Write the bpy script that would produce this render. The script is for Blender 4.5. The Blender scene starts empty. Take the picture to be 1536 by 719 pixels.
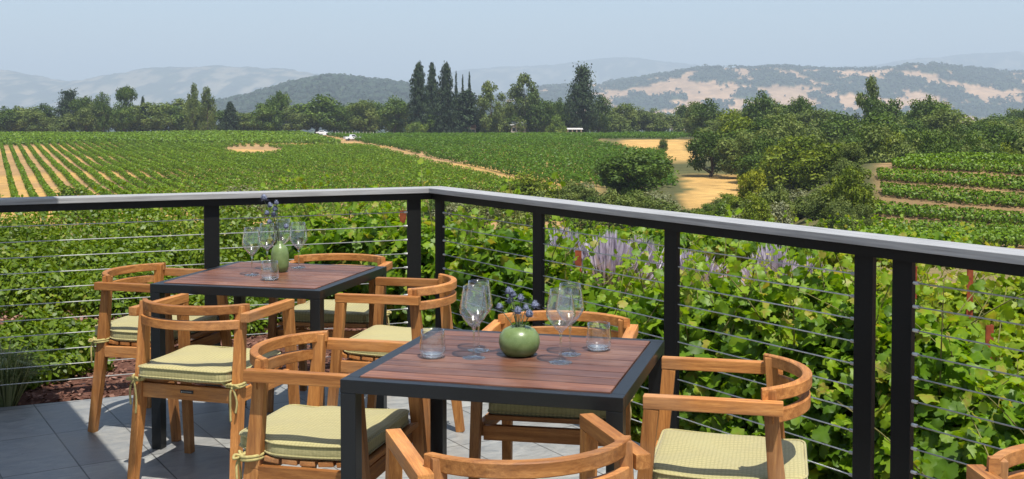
import bpy, bmesh, math, random
import numpy as np
from mathutils import Vector, Matrix

# ------------------------------------------------------------------ basics
scene = bpy.context.scene
COL = scene.collection
R = math.radians
F, PIT, SH, EYE = 1717.88, 0.035, -127.77, 1.4912        # measured camera (pixels of the 1536 px photo)
CP, SP = math.cos(PIT), math.sin(PIT)

def at_depth(px, row, depth):
    a = (px - 768) / F; b = -(row - 359.5 - SH) / F
    d = (a, CP + b * SP, -SP + b * CP); t = depth / d[1]
    return Vector((d[0] * t, depth, d[2] * t + EYE))

def at_z(px, row, z):
    a = (px - 768) / F; b = -(row - 359.5 - SH) / F
    d = (a, CP + b * SP, -SP + b * CP); t = (z - EYE) / d[2]
    return Vector((d[0] * t, d[1] * t, z))

def tag(o, label, cat, group=None, kind=None):
    if label: o['label'] = label
    if cat: o['category'] = cat
    if group: o['group'] = group
    if kind: o['kind'] = kind
    return o

def thing(name, label, cat, loc=(0, 0, 0), rz=0.0, group=None):
    o = bpy.data.objects.new(name, None); COL.objects.link(o)
    o.empty_display_size = 0.1
    o.location = loc; o.rotation_euler = (0, 0, rz)
    return tag(o, label, cat, group)

def link(name, me, mat=None, parent=None):
    if mat is not None and not me.materials: me.materials.append(mat)
    o = bpy.data.objects.new(name, me); COL.objects.link(o)
    if parent is not None: o.parent = parent
    return o

def obj(name, bm, mat, parent=None, smooth=False):
    me = bpy.data.meshes.new(name); bm.to_mesh(me); bm.free()
    if smooth: me.polygons.foreach_set('use_smooth', [True] * len(me.polygons))
    return link(name, me, mat, parent)

def dup(root, loc=None, rz=None, label=None, scale=None):
    r = root.copy(); COL.objects.link(r)
    if loc is not None: r.location = loc
    if rz is not None: r.rotation_euler = (0, 0, rz)
    if scale is not None: r.scale = scale
    if label: r['label'] = label
    for ch in list(root.children):
        c = ch.copy(); COL.objects.link(c); c.parent = r
        for g in list(ch.children):
            d = g.copy(); COL.objects.link(d); d.parent = c
    return r

def np_mesh(name, V, faces, tint=None, smooth=False, col=None):
    """V (n,3); faces: list of (m,k) index arrays"""
    me = bpy.data.meshes.new(name)
    V = np.asarray(V, dtype=np.float32)
    me.vertices.add(len(V)); me.vertices.foreach_set('co', V.ravel())
    nl = sum(f.size for f in faces); nf = sum(len(f) for f in faces)
    me.loops.add(nl); me.polygons.add(nf)
    me.loops.foreach_set('vertex_index', np.concatenate([f.ravel() for f in faces]).astype(np.int32))
    tot = np.concatenate([np.full(len(f), f.shape[1]) for f in faces]).astype(np.int32)
    st = np.concatenate([[0], np.cumsum(tot)[:-1]]).astype(np.int32)
    me.polygons.foreach_set('loop_start', st)
    if smooth: me.polygons.foreach_set('use_smooth', np.ones(nf, dtype=bool))
    if tint is not None:
        a = me.attributes.new('tint', 'FLOAT', 'POINT'); a.data.foreach_set('value', np.asarray(tint, dtype=np.float32))
    if col is not None:
        a = me.attributes.new('gcol', 'FLOAT_COLOR', 'POINT')
        c4 = np.ones((len(V), 4), dtype=np.float32); c4[:, :3] = col
        a.data.foreach_set('color', c4.ravel())
    me.update(calc_edges=True); me.validate()
    return me

# ------------------------------------------------------------------ bmesh shapes
def bev(bm, geom_verts, w, seg=1):
    if w <= 0: return
    edges = {e for v in geom_verts for e in v.link_edges}
    bmesh.ops.bevel(bm, geom=list(edges), offset=w, segments=seg, affect='EDGES', profile=0.7)

def add_box(bm, c, s, rz=0.0, bevel=0.002):
    vs = []
    cs, sn = math.cos(rz), math.sin(rz)
    for dz in (-.5, .5):
        for dx, dy in ((-.5, -.5), (.5, -.5), (.5, .5), (-.5, .5)):
            x, y = dx * s[0], dy * s[1]
            vs.append(bm.verts.new((c[0] + cs * x - sn * y, c[1] + sn * x + cs * y, c[2] + dz * s[2])))
    for f in ((3, 2, 1, 0), (4, 5, 6, 7), (0, 1, 5, 4), (1, 2, 6, 5), (2, 3, 7, 6), (3, 0, 4, 7)):
        bm.faces.new([vs[i] for i in f])
    bev(bm, vs, bevel, 2)

def add_beam(bm, p0, p1, w0, d0, w1=None, d1=None, up=(0, 1, 0), bevel=0.002):
    """tapered box from p0 to p1; w across 'side', d along 'up'-ish"""
    p0, p1 = Vector(p0), Vector(p1)
    w1 = w0 if w1 is None else w1; d1 = d0 if d1 is None else d1
    ax = (p1 - p0).normalized(); up = Vector(up)
    side = ax.cross(up).normalized(); u = side.cross(ax).normalized()
    vs = []
    for p, w, d in ((p0, w0, d0), (p1, w1, d1)):
        for a, b in ((-.5, -.5), (.5, -.5), (.5, .5), (-.5, .5)):
            vs.append(bm.verts.new(p + side * (a * w) + u * (b * d)))
    fs = []
    for f in ((3, 2, 1, 0), (4, 5, 6, 7), (0, 1, 5, 4), (1, 2, 6, 5), (2, 3, 7, 6), (3, 0, 4, 7)):
        fs.append(bm.faces.new([vs[i] for i in f]))
    bmesh.ops.recalc_face_normals(bm, faces=fs)
    bev(bm, vs, bevel, 2)

def add_prism(bm, poly, z0, z1, bevel=0.0):
    a = [bm.verts.new((x, y, z0)) for x, y in poly]; b = [bm.verts.new((x, y, z1)) for x, y in poly]
    n = len(poly); fs = [bm.faces.new(a[::-1]), bm.faces.new(b)]
    for i in range(n): fs.append(bm.faces.new([a[i], a[(i + 1) % n], b[(i + 1) % n], b[i]]))
    bmesh.ops.recalc_face_normals(bm, faces=fs)
    bev(bm, a + b, bevel, 2)

def add_tube(bm, pts, r, n=8, closed=False, cap=True):
    pts = [Vector(p) for p in pts]; m = len(pts); rings = []
    rr = r if hasattr(r, '__len__') else [r] * m
    for i, p in enumerate(pts):
        if closed: t = pts[(i + 1) % m] - pts[i - 1]
        else: t = pts[min(i + 1, m - 1)] - pts[max(i - 1, 0)]
        t.normalize()
        ref = Vector((0, 0, 1)) if abs(t.z) < .9 else Vector((1, 0, 0))
        a = t.cross(ref).normalized(); b = t.cross(a).normalized()
        rings.append([bm.verts.new(p + (a * math.cos(q) + b * math.sin(q)) * rr[i]) for q in [2 * math.pi * k / n for k in range(n)]])
    for i in range(m if closed else m - 1):
        A, B = rings[i], rings[(i + 1) % m]
        for k in range(n): bm.faces.new([A[k], A[(k + 1) % n], B[(k + 1) % n], B[k]])
    if cap and not closed:
        bm.faces.new(rings[0][::-1]); bm.faces.new(rings[-1])

def add_lathe(bm, prof, n=40, c=(0, 0, 0)):
    rings = []
    for r, z in prof:
        if r < 1e-6: rings.append([bm.verts.new((c[0], c[1], c[2] + z))])
        else: rings.append([bm.verts.new((c[0] + r * math.cos(2 * math.pi * k / n), c[1] + r * math.sin(2 * math.pi * k / n), c[2] + z)) for k in range(n)])
    fs = []
    for A, B in zip(rings, rings[1:]):
        for k in range(n):
            k2 = (k + 1) % n
            if len(A) == 1 and len(B) == 1: continue
            if len(A) == 1: fs.append(bm.faces.new([A[0], B[k2], B[k]]))
            elif len(B) == 1: fs.append(bm.faces.new([A[k], A[k2], B[0]]))
            else: fs.append(bm.faces.new([A[k], A[k2], B[k2], B[k]]))
    bmesh.ops.recalc_face_normals(bm, faces=fs)

def smooth_curve(ctrl, n=6):
    """Catmull-Rom through control points"""
    c = [Vector(p) for p in ctrl]; out = []
    for i in range(len(c) - 1):
        p0, p1, p2, p3 = c[max(i - 1, 0)], c[i], c[i + 1], c[min(i + 2, len(c) - 1)]
        for k in range(n):
            t = k / n
            out.append(.5 * ((2 * p1) + (p2 - p0) * t + (2 * p0 - 5 * p1 + 4 * p2 - p3) * t * t + (3 * p1 - p0 - 3 * p2 + p3) * t ** 3))
    out.append(c[-1]); return out

# ------------------------------------------------------------------ materials
class NT:
    def __init__(self, name):
        m = bpy.data.materials.new(name); m.use_nodes = True; self.m = m; self.t = m.node_tree; self.t.nodes.clear()
        self.out = self.t.nodes.new('ShaderNodeOutputMaterial')
    def n(self, typ, **kw):
        nd = self.t.nodes.new('ShaderNode' + typ)
        for k, v in kw.items():
            if k in nd.inputs.keys() if isinstance(k, str) else False: self.set(nd.inputs[k], v)
            elif hasattr(nd, k): setattr(nd, k, v)
            else: self.set(nd.inputs[k.replace('_', ' ')], v)
        return nd
    def set(self, sock, v):
        if isinstance(v, bpy.types.NodeSocket): self.t.links.new(v, sock)
        else:
            if sock.type == 'RGBA' and len(v) == 3: v = (*v, 1)
            sock.default_value = v
    def l(self, a, b): self.t.links.new(a, b)
    def coord(self, which='Object'): return self.n('TexCoord').outputs[which]
    def mapping(self, vec, scale=(1, 1, 1), loc=(0, 0, 0), rot=(0, 0, 0)):
        return self.n('Mapping', Vector=vec, Scale=scale, Location=loc, Rotation=rot).outputs[0]
    def noise(self, vec, scale, detail=4, rough=.55, dist=0.0):
        nd = self.n('TexNoise'); self.set(nd.inputs['Vector'], vec)
        for k, v in (('Scale', scale), ('Detail', detail), ('Roughness', rough), ('Distortion', dist)): self.set(nd.inputs[k], v)
        return nd.outputs['Fac']
    def ramp(self, fac, stops, interp='LINEAR'):
        nd = self.n('ValToRGB'); self.l(fac, nd.inputs[0]); cr = nd.color_ramp; cr.interpolation = interp
        while len(cr.elements) < len(stops): cr.elements.new(.5)
        for e, (p, c) in zip(cr.elements, stops): e.position = p; e.color = (*c, 1) if len(c) == 3 else c
        return nd.outputs[0]
    def mix(self, fac, a, b, typ='MIX'):
        nd = self.n('Mix', data_type='RGBA', blend_type=typ)
        self.set(nd.inputs[0], fac); self.set(nd.inputs[6], a); self.set(nd.inputs[7], b)
        return nd.outputs[2]
    def math(self, op, a, b=0.0, clamp=False):
        nd = self.n('Math', operation=op); nd.use_clamp = clamp
        self.set(nd.inputs[0], a); self.set(nd.inputs[1], b); return nd.outputs[0]
    def bump(self, h, strength=.3, dist=.01):
        nd = self.n('Bump'); self.set(nd.inputs['Height'], h); self.set(nd.inputs['Strength'], strength); self.set(nd.inputs['Distance'], dist)
        return nd.outputs[0]
    def pbr(self, color, rough=.5, metal=0.0, spec=.5, normal=None, **kw):
        p = self.n('BsdfPrincipled'); self.set(p.inputs['Base Color'], color); self.set(p.inputs['Roughness'], rough)
        self.set(p.inputs['Metallic'], metal); self.set(p.inputs['Specular IOR Level'], spec)
        if normal is not None: self.l(normal, p.inputs['Normal'])
        for k, v in kw.items(): self.set(p.inputs[k.replace('_', ' ')], v)
        self.l(p.outputs[0], self.out.inputs[0]); return self.m

def rnd_vec(t, vec):
    """shift texture space by each object's own random number"""
    r = t.n('ObjectInfo').outputs['Random']
    c = t.n('CombineXYZ'); t.l(t.math('MULTIPLY', r, 7.3), c.inputs[0]); t.l(t.math('MULTIPLY', r, 13.1), c.inputs[1]); t.l(t.math('MULTIPLY', r, 5.7), c.inputs[2])
    a = t.n('VectorMath', operation='ADD'); t.set(a.inputs[0], vec); t.l(c.outputs[0], a.inputs[1]); return a.outputs[0]

def teak(name, axis):
    t = NT(name)
    sc = [26, 26, 26]; sc[axis] = 1.6
    v = rnd_vec(t, t.coord())
    g = t.noise(t.mapping(v, sc), 3.0, 6, .62, .6)
    fine = t.noise(t.mapping(v, [k * 6 for k in sc]), 3.0, 3, .6)
    blot = t.noise(v, 7.0, 3)
    c = t.ramp(g, [(.26, (.13, .044, .012)), (.44, (.34, .135, .036)), (.62, (.50, .225, .066)), (.8, (.64, .345, .125))])
    c = t.mix(t.math('MULTIPLY', blot, .45), c, (.55, .255, .075))
    c = t.mix(t.ramp(fine, [(.42, (.0, .0, .0)), (.7, (.55, .55, .55))]), c, (.23, .085, .024))
    rr = t.n('ObjectInfo').outputs['Random']
    c = t.mix(1.0, c, t.ramp(rr, [(0, (.70, .66, .62)), (.5, (.98, .97, .95)), (1, (1.18, 1.14, 1.10))]), 'MULTIPLY')
    we = t.noise(v, 2.6, 5, .6)
    c = t.mix(t.ramp(we, [(.48, (0, 0, 0)), (.78, (.42, .42, .42))]), c, (.36, .26, .17))
    st = t.noise(t.mapping(v, [k * .35 for k in sc]), 2.0, 4, .6)
    c = t.mix(1.0, c, t.ramp(st, [(.3, (.66, .62, .58)), (.55, (1, 1, 1)), (.8, (1.16, 1.14, 1.1))]), 'MULTIPLY')
    return t.pbr(c, t.ramp(g, [(.3, (.52, .52, .52)), (.8, (.72, .72, .72))]), spec=.28, normal=t.bump(g, .35, .002))
TEAK = [teak('teak_grain_x', 0), teak('teak_grain_y', 1), teak('teak_grain_z', 2)]

def mk_tabletop():
    t = NT('table_hardwood'); v = rnd_vec(t, t.coord())
    tint = t.n('Attribute', attribute_name='tint').outputs['Fac']
    off = t.n('CombineXYZ'); t.l(t.math('MULTIPLY', tint, 9.0), off.inputs[0]); t.l(t.math('MULTIPLY', tint, 31.0), off.inputs[1])
    a = t.n('VectorMath', operation='ADD'); t.l(v, a.inputs[0]); t.l(off.outputs[0], a.inputs[1])
    g = t.noise(t.mapping(a.outputs[0], (1.3, 28, 28)), 2.4, 7, .65, .5)
    c = t.ramp(g, [(.3, (.042, .018, .011)), (.5, (.125, .053, .030)), (.68, (.20, .097, .053)), (.85, (.30, .17, .10))])
    c = t.mix(1.0, c, t.ramp(tint, [(0, (.62, .56, .60)), (.5, (1, .95, .95)), (1, (1.5, 1.3, 1.1))]), 'MULTIPLY')
    w = t.noise(a.outputs[0], 5.0, 4)
    c = t.mix(t.ramp(w, [(.5, (0, 0, 0)), (.75, (.4, .4, .4))]), c, (.30, .19, .15))
    return t.pbr(c, t.ramp(w, [(.3, (.34, .34, .34)), (.7, (.52, .52, .52))]), spec=.5, normal=t.bump(g, .3, .0015))
TABLETOP = mk_tabletop()

def simple(name, col, rough=.5, metal=0.0, spec=.5, nscale=0, namt=.0, bump=0.0):
    t = NT(name)
    c = col; nrm = None
    if nscale:
        f = t.noise(t.coord(), nscale, 5)
        c = t.mix(1.0, col, t.ramp(f, [(.25, (1 - namt,) * 3), (.75, (1 + namt,) * 3)]), 'MULTIPLY')
        if bump: nrm = t.bump(f, bump, .004)
    return t.pbr(c, rough, metal, spec, nrm)
BLACK = simple('black_powder_coat', (.0065, .0075, .0085), .36, 0, .42, 260, .25, .06)
RAILBLACK = simple('black_painted_steel', (.006, .0065, .0065), .55, 0, .25, 90, .3, .05)
STEEL = simple('stainless_cable', (.50, .50, .47), .4, .45, .5, 40, .15)
CORD = simple('sage_cord', (.40, .34, .14), .9, 0, .1, 60, .25)
RUST = simple('rusty_stake_metal', (.22, .055, .022), .85, 0, .2, 30, .4)
BARK = simple('bark', (.085, .062, .045), .95, 0, .1, 9, .45, .6)
VINEWOOD = simple('vine_bark', (.11, .075, .05), .95, 0, .1, 14, .45, .6)
PLATE = simple('name_plate_black', (.012, .011, .010), .35, 0, .5)
PLATEMARK = simple('name_plate_marks', (.42, .42, .39), .4, 0, .5)

def mk_cap():
    t = NT('weathered_cap'); v = t.coord()
    g = t.noise(t.mapping(v, (2, 45, 45)), 2.0, 6, .6, .3); s = t.noise(v, 3.0, 4)
    c = t.ramp(g, [(.3, (.20, .20, .197)), (.55, (.34, .34, .335)), (.8, (.46, .46, .455))])
    c = t.mix(t.ramp(s, [(.4, (0, 0, 0)), (.75, (.35, .35, .35))]), c, (.36, .36, .37))
    return t.pbr(c, .55, 0, .35, t.bump(g, .2, .002))
CAP = mk_cap()

def mk_fabric():
    t = NT('sage_fabric'); v = rnd_vec(t, t.coord())
    w = t.n('TexWave', wave_type='BANDS', bands_direction='X'); t.l(t.mapping(v, (1, 1, 1)), w.inputs['Vector']); t.set(w.inputs['Scale'], 21.0); t.set(w.inputs['Distortion'], 1.2); t.set(w.inputs['Detail Scale'], 4.0)
    w2 = t.n('TexWave', wave_type='BANDS', bands_direction='Y'); t.l(v, w2.inputs['Vector']); t.set(w2.inputs['Scale'], 27.0); t.set(w2.inputs['Distortion'], 1.8)
    br = t.noise(t.mapping(v, (60, 420, 200)), 1.0, 2); sl = t.noise(t.mapping(v, (420, 60, 200)), 1.0, 2)
    c = t.mix(t.math('MULTIPLY', t.math('POWER', w.outputs['Fac'], 3.0), t.math('MULTIPLY', br, 1.7), True), (.43, .38, .18), (.27, .245, .11))
    c = t.mix(t.math('MULTIPLY', t.math('MULTIPLY', t.math('POWER', w2.outputs['Fac'], 3.0), sl), 1.3, True), c, (.29, .262, .115))
    rr = t.n('ObjectInfo').outputs['Random']
    c = t.mix(1.0, c, t.ramp(rr, [(0, (.88, .89, .90)), (1, (1.08, 1.06, 1.02))]), 'MULTIPLY')
    bl = t.noise(v, 6.0, 3)
    c = t.mix(t.ramp(bl, [(.4, (0, 0, 0)), (.8, (.28, .28, .28))]), c, (.40, .37, .17))
    h = t.math('ADD', br, sl)
    return t.pbr(c, .92, 0, .1, t.bump(h, .5, .0012), Sheen_Weight=.25, Sheen_Roughness=.5)
FABRIC = mk_fabric()

def mk_slate():
    t = NT('slate_tile')
    v = t.mapping(t.coord(), (1, 1, 1))
    # tile axes: u=(.854,.52), anchored on a joint corner
    sub = t.n('VectorMath', operation='SUBTRACT'); t.l(v, sub.inputs[0]); sub.inputs[1].default_value = (-2.134, 5.303, 0)
    rot = t.n('VectorRotate', rotation_type='Z_AXIS'); t.l(sub.outputs[0], rot.inputs['Vector']); t.set(rot.inputs['Angle'], -math.atan2(.52, .854))
    b = t.n('TexBrick', offset=0.0); t.l(rot.outputs[0], b.inputs['Vector'])
    for k, x in (('Scale', 1.0), ('Mortar Size', .0035), ('Mortar Smooth', .3), ('Bias', 0.0), ('Brick Width', .305), ('Row Height', .575)): t.set(b.inputs[k], x)
    t.set(b.inputs['Color1'], (.215, .22, .22)); t.set(b.inputs['Color2'], (.30, .305, .295)); t.set(b.inputs['Mortar'], (.055, .055, .055))
    cl = t.noise(t.mapping(rot.outputs[0], (1.0, 2.2, 1)), 9.0, 8, .66, .8); big = t.noise(rot.outputs[0], 2.3, 4)
    c = t.mix(1.0, b.outputs['Color'], t.ramp(cl, [(.3, (.60, .63, .66)), (.7, (1.28, 1.25, 1.19))]), 'MULTIPLY')
    c = t.mix(t.ramp(big, [(.42, (0, 0, 0)), (.75, (.5, .5, .5))]), c, (.27, .245, .20))
    spots = t.noise(rot.outputs[0], 26.0, 3, .5)
    c = t.mix(t.ramp(spots, [(.66, (0, 0, 0)), (.74, (.35, .35, .35))]), c, (.10, .10, .10))
    h = t.math('SUBTRACT', cl, t.math('MULTIPLY', b.outputs['Fac'], 1.2))
    return t.pbr(c, t.ramp(cl, [(.3, (.36, .36, .36)), (.7, (.6, .6, .6))]), 0, .45, t.bump(h, .55, .006))
SLATE = mk_slate()

def mk_glass_thin(name='thin_glass', tintc=(.97, .985, .98), lo=.035):
    t = NT(name)
    tr = t.n('BsdfTransparent'); t.set(tr.inputs[0], tintc)
    gl = t.n('BsdfGlossy'); t.set(gl.inputs['Roughness'], .04); t.set(gl.inputs['Color'], (1, 1, 1))
    lw = t.n('LayerWeight'); t.set(lw.inputs['Blend'], .5)
    fr = t.math('ADD', t.math('MULTIPLY', t.math('POWER', lw.outputs['Facing'], 2.6), 1.0), .06, True)
    m = t.n('MixShader'); t.l(fr, m.inputs[0]); t.l(tr.outputs[0], m.inputs[1]); t.l(gl.outputs[0], m.inputs[2])
    t.l(m.outputs[0], t.out.inputs[0]); return t.m
GLASS = mk_glass_thin()
def mk_glass_solid():
    t = NT('solid_glass'); g = t.n('BsdfGlass'); t.set(g.inputs['Roughness'], .01); t.set(g.inputs['IOR'], 1.48); t.set(g.inputs['Color'], (.98, 1, .99))
    tr = t.n('BsdfTransparent'); m = t.n('MixShader'); t.set(m.inputs[0], .5); t.l(g.outputs[0], m.inputs[1]); t.l(tr.outputs[0], m.inputs[2])
    t.l(m.outputs[0], t.out.inputs[0]); return t.m
GLASS_SOLID = mk_glass_solid()

def mk_ceramic():
    t = NT('green_glaze'); v = rnd_vec(t, t.coord()); f = t.noise(v, 30.0, 6); g = t.noise(v, 300.0, 2)
    c = t.ramp(f, [(.3, (.105, .155, .050)), (.6, (.150, .210, .075)), (.8, (.20, .26, .11))])
    c = t.mix(t.ramp(g, [(.6, (0, 0, 0)), (.72, (.35, .35, .35))]), c, (.30, .36, .2))
    return t.pbr(c, .3, 0, .42, t.bump(f, .06, .002))
CERAMIC = mk_ceramic()

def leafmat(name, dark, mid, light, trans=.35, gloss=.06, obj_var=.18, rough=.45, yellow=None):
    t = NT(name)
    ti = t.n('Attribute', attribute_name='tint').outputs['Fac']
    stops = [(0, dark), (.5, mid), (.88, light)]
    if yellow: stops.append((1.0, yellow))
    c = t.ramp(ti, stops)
    r = t.n('ObjectInfo').outputs['Random']
    c = t.mix(1.0, c, t.ramp(r, [(0, (1 - obj_var, 1 - obj_var * .9, 1 - obj_var * .6)), (.5, (1, 1, 1)), (1, (1 + obj_var * .9, 1 + obj_var * .7, 1 + obj_var * .3))]), 'MULTIPLY')
    d = t.n('BsdfDiffuse'); t.l(c, d.inputs[0])
    tl = t.n('BsdfTranslucent'); t.l(t.mix(1.0, c, (1.35, 1.25, .55), 'MULTIPLY'), tl.inputs[0])
    m = t.n('MixShader'); t.set(m.inputs[0], trans); t.l(d.outputs[0], m.inputs[1]); t.l(tl.outputs[0], m.inputs[2])
    g = t.n('BsdfGlossy'); t.set(g.inputs['Roughness'], rough); t.set(g.inputs['Color'], (1, 1, 1))
    m2 = t.n('MixShader'); t.set(m2.inputs[0], gloss); t.l(m.outputs[0], m2.inputs[1]); t.l(g.outputs[0], m2.inputs[2])
    t.l(m2.outputs[0], t.out.inputs[0]); return t.m
L_VINE = leafmat('grape_leaf', (.045, .105, .004), (.110, .225, .006), (.25, .38, .016), .5, .02, .10, .5, (.34, .30, .05))
L_VINE2 = leafmat('sun_painted_grape_leaf', (.075, .145, .004), (.185, .285, .008), (.36, .43, .025), .5, .02, .08, .5, (.42, .36, .08))  # brighter copy of the vine leaf, sunlight put into its colour
L_ROW = leafmat('vine_row_leaf', (.050, .112, .001), (.115, .208, .002), (.20, .292, .004), .3, .02, .12, .5)
L_ROWB = leafmat('field_vine_leaf', (.040, .100, .002), (.078, .165, .003), (.13, .222, .006), .3, .02, .10, .5)
L_SHRUB = leafmat('shrub_leaf', (.045, .092, .003), (.108, .180, .005), (.22, .29, .014), .36, .025, .12, .5, (.28, .27, .05))
L_OAK = leafmat('oak_leaf', (.024, .050, .006), (.060, .106, .012), (.125, .18, .026), .22, .012, .22, .55)
L_YELLOW = leafmat('yellow_shrub_leaf', (.10, .12, .006), (.22, .24, .010), (.34, .34, .02), .3, .01, .1, .6)
L_HILLW = leafmat('hill_oak_leaf', (.010, .021, .012), (.020, .040, .022), (.038, .064, .034), .15, .01, 0, .6)  # darker and bluish, distance haze partly put into the leaf colour
L_OLIVE = leafmat('olive_leaf', (.048, .078, .012), (.105, .145, .025), (.19, .225, .052), .22, .012, .16, .6)
L_BRIGHT = leafmat('willow_leaf', (.055, .092, .004), (.13, .18, .008), (.23, .265, .016), .3, .012, .16, .6)
L_CONIF = leafmat('conifer_needle', (.013, .026, .012), (.026, .046, .019), (.055, .085, .028), .12, .012, .2, .6)
L_PALE = leafmat('pale_brush_leaf', (.10, .115, .045), (.17, .185, .075), (.26, .265, .125), .25, .03, .15, .6)
L_LAV = leafmat('lavender_spike', (.27, .235, .34), (.42, .375, .50), (.56, .52, .63), .2, .02, .1, .6)
L_LAVG = leafmat('lavender_stem', (.14, .15, .085), (.22, .22, .13), (.30, .29, .19), .2, .02, .1, .6)
L_GRASS = leafmat('ornamental_grass', (.11, .15, .05), (.22, .26, .10), (.38, .38, .18), .3, .04, .1, .4)
L_CHIP = leafmat('bark_chip', (.085, .035, .022), (.17, .080, .052), (.29, .165, .12), 0.0, .02, 0, .7)

def mk_ground():
    t = NT('dry_ground'); v = t.coord()
    a = t.n('Attribute', attribute_name='gcol').outputs['Color']
    n1 = t.noise(v, .35, 8, .7); n2 = t.noise(v, 9.0, 6, .7); n3 = t.noise(v, .03, 5)
    c = t.mix(1.0, a, t.ramp(n1, [(.3, (.72, .72, .72)), (.7, (1.25, 1.22, 1.18))]), 'MULTIPLY')
    c = t.mix(1.0, c, t.ramp(n2, [(.3, (.75, .74, .72)), (.7, (1.22, 1.2, 1.2))]), 'MULTIPLY')
    c = t.mix(1.0, c, t.ramp(n3, [(.35, (.88, .9, .9)), (.65, (1.1, 1.08, 1.05))]), 'MULTIPLY')
    return t.pbr(c, .95, 0, .1, t.bump(n2, .5, .05))
GROUND = mk_ground()
def mk_hill(name):
    t = NT(name); v = t.coord()
    a = t.n('Attribute', attribute_name='gcol').outputs['Color']
    n = t.noise(v, .02, 8, .72); n2 = t.noise(v, .004, 5)
    c = t.mix(1.0, a, t.ramp(n, [(.3, (.62, .62, .62)), (.7, (1.3, 1.3, 1.28))]), 'MULTIPLY')
    c = t.mix(1.0, c, t.ramp(n2, [(.35, (.85, .87, .88)), (.65, (1.12, 1.1, 1.06))]), 'MULTIPLY')
    return t.pbr(c, .97, 0, .05)
HILL = mk_hill('hillside')

# ------------------------------------------------------------------ numeric noise
def _hash(ix, iy, s):
    h = (ix.astype(np.int64) * 374761393 + iy.astype(np.int64) * 668265263 + s * 1442695041) & 0xffffffff
    h = ((h ^ (h >> 13)) * 1274126177) & 0xffffffff
    return ((h ^ (h >> 16)) & 0xffff) / 65535.0
def vnoise(x, y, s=0):
    ix, iy = np.floor(x), np.floor(y); fx, fy = x - ix, y - iy
    fx = fx * fx * (3 - 2 * fx); fy = fy * fy * (3 - 2 * fy)
    a, b = _hash(ix, iy, s), _hash(ix + 1, iy, s); c, d = _hash(ix, iy + 1, s), _hash(ix + 1, iy + 1, s)
    return (a * (1 - fx) + b * fx) * (1 - fy) + (c * (1 - fx) + d * fx) * fy
def fbm(x, y, s=0, o=5):
    x, y = np.asarray(x, float), np.asarray(y, float); r = 0; a = .5; n = 0
    for k in range(o):
        r = r + a * vnoise(x * 2 ** k + 17.3 * k, y * 2 ** k - 9.1 * k, s + k); n += a; a *= .5
    return r / n
def sst(a, b, x):
    t = np.clip((np.asarray(x, float) - a) / (b - a), 0, 1); return t * t * (3 - 2 * t)

# ------------------------------------------------------------------ camera, sky, sun
cam = bpy.data.cameras.new('camera'); co = bpy.data.objects.new('camera', cam); COL.objects.link(co)
cam.sensor_width = 36.0; cam.sensor_fit = 'HORIZONTAL'; cam.lens = F / 1536 * 36
cam.shift_y = SH / 1536; cam.clip_start = .05; cam.clip_end = 40000
co.location = (0, 0, EYE); co.rotation_euler = (math.pi / 2 - PIT, 0, 0)
scene.camera = co

SUN_DIR = Vector((.17, -.376, 1)).normalized()
world = bpy.data.worlds.new('World'); scene.world = world; world.use_nodes = True
wt = world.node_tree; bg = wt.nodes['Background']
sky = wt.nodes.new('ShaderNodeTexSky'); sky.sky_type = 'NISHITA'; sky.sun_disc = False
sky.sun_elevation = math.asin(SUN_DIR.z); sky.sun_rotation = math.atan2(SUN_DIR.x, SUN_DIR.y)
sky.air_density = 1.0; sky.dust_density = 1.4; sky.ozone_density = 1.6; sky.altitude = 50
wt.links.new(sky.outputs[0], bg.inputs['Color']); bg.inputs['Strength'].default_value = .118
sl = bpy.data.lights.new('sun', 'SUN'); sl.energy = 5.0; sl.angle = R(.53); sl.color = (1, .955, .88)
so = bpy.data.objects.new('sun', sl); COL.objects.link(so); so.location = (5, -10, 30)
so.rotation_euler = SUN_DIR.to_track_quat('Z', 'Y').to_euler()

scene.view_settings.view_transform = 'Standard'; scene.view_settings.look = 'None'
scene.view_settings.exposure = 0.54; scene.view_settings.gamma = 1.0
scene.render.engine = 'CYCLES'
cy = scene.cycles
cy.max_bounces = 10; cy.diffuse_bounces = 3; cy.glossy_bounces = 4; cy.transmission_bounces = 8; cy.transparent_max_bounces = 24; cy.volume_bounces = 0
cy.use_denoising = True; cy.sample_clamp_indirect = 6; cy.caustics_reflective = False; cy.caustics_refractive = False
try: cy.denoiser = 'OPENIMAGEDENOISE'; cy.denoising_input_passes = 'RGB_ALBEDO_NORMAL'; cy.denoising_prefilter = 'ACCURATE'
except Exception: pass

# ------------------------------------------------------------------ rails as measured
CORNER = Vector((-.4773, 6.5581)); ZR = 1.0677
DL = Vector((-math.cos(.4085), -math.sin(.4085))); NL = Vector((-math.sin(.4085), math.cos(.4085)))
DR = Vector((math.cos(-1.0026), math.sin(-1.0026))); NR = Vector((-DR.y, DR.x))
def off_corner(a):   # corner of the two lines pushed outward by a
    M = Matrix(((NL.x, NL.y), (NR.x, NR.y)))
    return M.inverted() @ Vector((CORNER.dot(NL) + a, CORNER.dot(NR) + a))
def on_left(t, a=0.0): return off_corner(a) + DL * t
def on_right(t, a=0.0): return off_corner(a) + DR * t
def t_at_px(px, d, a):
    u = (px - 768) / F * 1.004; p = off_corner(a)
    return (p.x - u * p.y) / (u * d.y - d.x)

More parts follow.
